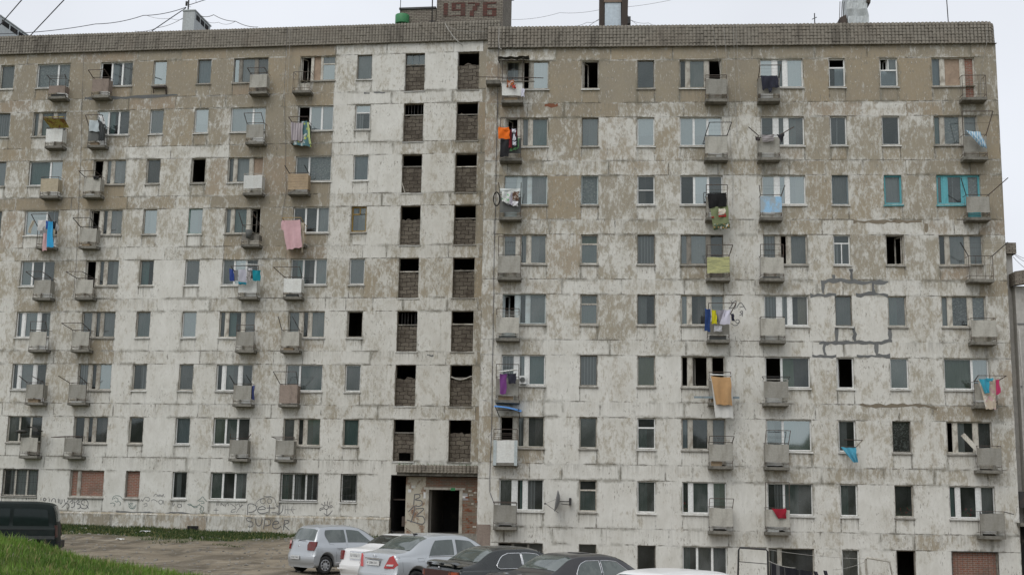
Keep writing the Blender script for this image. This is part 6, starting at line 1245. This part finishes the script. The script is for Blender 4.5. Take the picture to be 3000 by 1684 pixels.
def grass(name, pts, h0, h1, wd, cols, lean=.5, seed=1):
    g = random.Random(seed); V = []; F = []; n = 0; cv = []
    for (x, y, k) in pts:
        z = ground(x, y)-.01; a = g.random()*6.283; h = g.uniform(h0, h1)*k; l = h*lean*g.uniform(.2, 1); w2 = wd*g.uniform(.6, 1.3)/2; b_ = g.random()*6.283
        dx, dy = math.cos(a)*w2, math.sin(a)*w2; lx, ly = math.cos(b_)*l, math.sin(b_)*l
        V += [(x-dx, y-dy, z), (x+dx, y+dy, z), (x+dx*.8+lx*.35, y+dy*.8+ly*.35, z+h*.6), (x-dx*.8+lx*.35, y-dy*.8+ly*.35, z+h*.6), (x+lx, y+ly, z+h)]
        F += [(n, n+1, n+2, n+3), (n+3, n+2, n+4)]; n += 5; c = g.random(); cv += [c]*5
    me = bpy.data.meshes.new(name); me.from_pydata(V, [], F); a = me.attributes.new('vary', 'FLOAT', 'POINT'); a.data.foreach_set('value', cv)
    t = NT(name+'_blades'); v = t.attr('vary').outputs['Fac']; n1 = t.noise(None, .7, 4, .6); c = t.mix(v, cols[0], cols[1]); c = t.mix(t.ss(n1, .4, .65), c, cols[2]); c = t.mix(t.ss(t.noise(None, 1.7, 5, .65), .52, .66, 0, .6), c, (.10,.115,.04)); c = t.mix(t.ss(v, .82, .93), c, (.26,.23,.10))
    me.materials.append(t.fin(c, .6, Specular_IOR_Level=.25, Transmission_Weight=0)); me.update(); o = bpy.data.objects.new(name, me); COL.objects.link(o); return tag(o, kind='stuff')
g = random.Random(5); pts = []
while len(pts) < 62000:
    y = g.uniform(13.5, BANKY+2.8); x = g.uniform(-17, -4.2)
    if abs(x) > y*.60+1 or x < -y*.56-1.0: continue
    zc = float(np.interp(x, BX, BZ)); d = sst(zc, .0, .25)*(1-sst(y, BANKY+1.5, BANKY+2.8))
    if g.random() < d: pts.append((x, y, .55+.75*g.random()*(.6+.4*math.sin(x*2.1)*math.sin(y*1.7)+.3)))
tag(grass('bank_grass', pts, .07, .21, .015, ((.110,.200,.026), (.175,.285,.045), (.070,.140,.020))), 'bright green tall grass on the near bank', 'grass')
pts = []
while len(pts) < 42000:
    x = g.uniform(-31, -10); f = DL-x*math.tan(AL); y = g.uniform(f-9.5, f-.12); d = greenness(x, y)*(.55+.45*math.sin(x*1.7+y)*math.sin(y*2.3-x))
    if g.random() < max(0, d-.12): pts.append((x, y, .5+.7*g.random()*(1 if y > f-1.5 else .6)))
for _ in range(900):
    x = g.uniform(-24, -13); f = DL-x*math.tan(AL); y = f-10-.8*math.sin(x*.8)+g.gauss(0, .25)
    if math.sin(x*1.9)+math.sin(x*.7+1) > .5: pts.append((x, y, .5))
tag(grass('wall_grass', pts, .07, .22, .024, ((.030,.060,.013), (.045,.085,.018), (.028,.052,.014)), seed=3), 'dark green grass strip at the foot of the left wall', 'grass')
# unseen wooded rise added behind the camera to darken the lower windows' reflections
b = MB(); hr = random.Random(11)
b.grid(lambda i, j: (-260+520*i/90, -62-14*j+3*math.sin(i*.9), -1+(0, 9, 15, 20, 24, 25)[j]*(.8+.25*math.sin(i*.23)+.12*math.sin(i*.71+1))+hr.uniform(-.8, .8)*j), 91, 6)
tag(b.build('unseen_hill', mk('unseen_wooded_hill', (.045,.062,.028), .95, (.02,.03,.014), .8, .08, .4, .6, bump=.5)), kind='structure')
# weeds, litter, low kerb of rubble
m = MB()
for i in range(1500):
    x = g.uniform(-30, -6); f = DL-x*math.tan(AL); y = f-g.uniform(.3, 7) if i < 500 else f-g.uniform(5, 30); r = g.uniform(.012, .05); z = ground(x, y); m.obox((x, y, z+r*.3), (r, r*.3, 0), (-r*.2, r*.8, .01), (0, 0, r*.6))
tag(m.build('gravel', MT['conc']), 'scattered grey rubble on the dirt before the left wall', 'gravel', kind='stuff')
for (px, py, Y, s, l) in ((424, 1575, 59, .16, 'white crumpled litter in the wall grass strip'), (350, 1603, 54, .12, 'white litter scrap on the dirt left of the hatchback'), (243, 1560, 59.5, .12, 'pale litter scrap in the grass behind the van')):
    p = DP(px, py, Y); z = ground(p.x, Y); m = MB().grid(lambda i, j: (p.x+s*(i-2)*.7+.03*math.sin(i*3+j), Y+s*(j-2)*.5, z+.03+s*.5*abs(math.sin(i*2.1+j*1.3))), 5, 5, False); tag(m.build('litter', MT['cw']), l, 'litter')
f = DL+24.0*math.tan(AL); p = FP('L', 485, 1565, -.07)
a = FP('L', 549, 1539, -.07); b_ = FP('L', 580, 1568, -.07)
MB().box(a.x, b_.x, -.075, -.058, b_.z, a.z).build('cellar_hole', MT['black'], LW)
# ---------------------------------------------------------------- washing lines by the right section
def post_frame(name, label, pts, Y, r, mat, extra=None):
    m = MB(); q = [DP(x, y, Y) for x, y in pts]; m.tube(q, r, 6)
    for a, b in (extra or []): m.bar(DP(*a, Y), DP(*b, Y), r*.5)
    o = m.build(name, MT[mat]); M_ = Vector((q[0].x, Y, ground(q[0].x, Y))); o.data.transform(Matrix.Translation(-M_)); o.location = M_; return tag(o, label, 'drying frame')
YF = 44.0
post_frame('clothesline_stand', 'dark metal washing line frame left of the hung black blankets', [(2160, 1760), (2164, 1610), (2168, 1603), (2244, 1608), (2249, 1614), (2252, 1760)], YF, .035, 'iron', [((2166, 1644), (2250, 1651))])
post_frame('clothesline_stand', 'rusty pale washing line frame beside the dark open doorway', [(2545, 1760), (2536, 1640), (2540, 1632), (2606, 1643), (2616, 1690), (2624, 1760)], 46, .045, 'fo')
def hline(a, b, r, label, mat='wirep'):
    p, q = DP(*a), DP(*b); m = MB().tube([p.lerp(q, i/10)-Vector((0, 0, .06*4*(i/10)*(1-i/10))) for i in range(11)], r, 4); o = m.build('washing_line', MT[mat]); tag(o, label, 'washing line', 'washing lines between the frames')
hline((2246, 1608, 44), (2540, 1636, 46), .010, 'upper pale washing line between the two frames'); hline((2248, 1640, 44), (2330, 1662, 43.6), .012, 'pale washing line above the black blankets'); hline((2440, 1668, 45.2), (2540, 1642, 46), .009, 'pale washing line rising to the rusty frame')
def wblank(cn, Y, label, mat):
    TL, TR, BR, BL = [DP(x, y, Y) for x, y in cn]; m = MB()
    def P(i, j): s_, t_ = i/15, j/9; p = TL.lerp(TR, s_).lerp(BL.lerp(BR, s_), t_); return (p.x, p.y+.08*math.sin(6*s_+2*t_), p.z)
    m.grid(P, 16, 10); n = len(m.v); m.grid(lambda i, j: Vector(P(i, j))+Vector((0, .02, 0)), 16, 10); tag(m.build('blanket', mat), label, 'blanket', 'black blankets on the washing line')
wblank([(2257, 1642), (2298, 1660), (2318, 1800), (2266, 1800)], 44, 'black blanket with grey stripe hanging first on the washing line', cm((.025,.025,.03), (.12,.12,.12), 'stripe', 1.2)); wblank([(2299, 1658), (2340, 1668), (2356, 1800), (2318, 1800)], 43.8, 'black blanket hanging second on the washing line', cm((.014,.014,.02))); wblank([(2341, 1667), (2378, 1673), (2420, 1800), (2370, 1800)], 43.6, 'black blanket hanging third on the washing line', cm((.015,.015,.022)))
wblank([(2383, 1672), (2394, 1673), (2440, 1800), (2424, 1800)], 43.6, 'narrow black strip hanging right of the three black blankets', cm((.016,.014,.03))); wblank([(2412, 1670), (2422, 1670), (2460, 1800), (2446, 1800)], 43.6, 'narrow black strip hanging last on the washing line', cm((.016,.014,.032)))
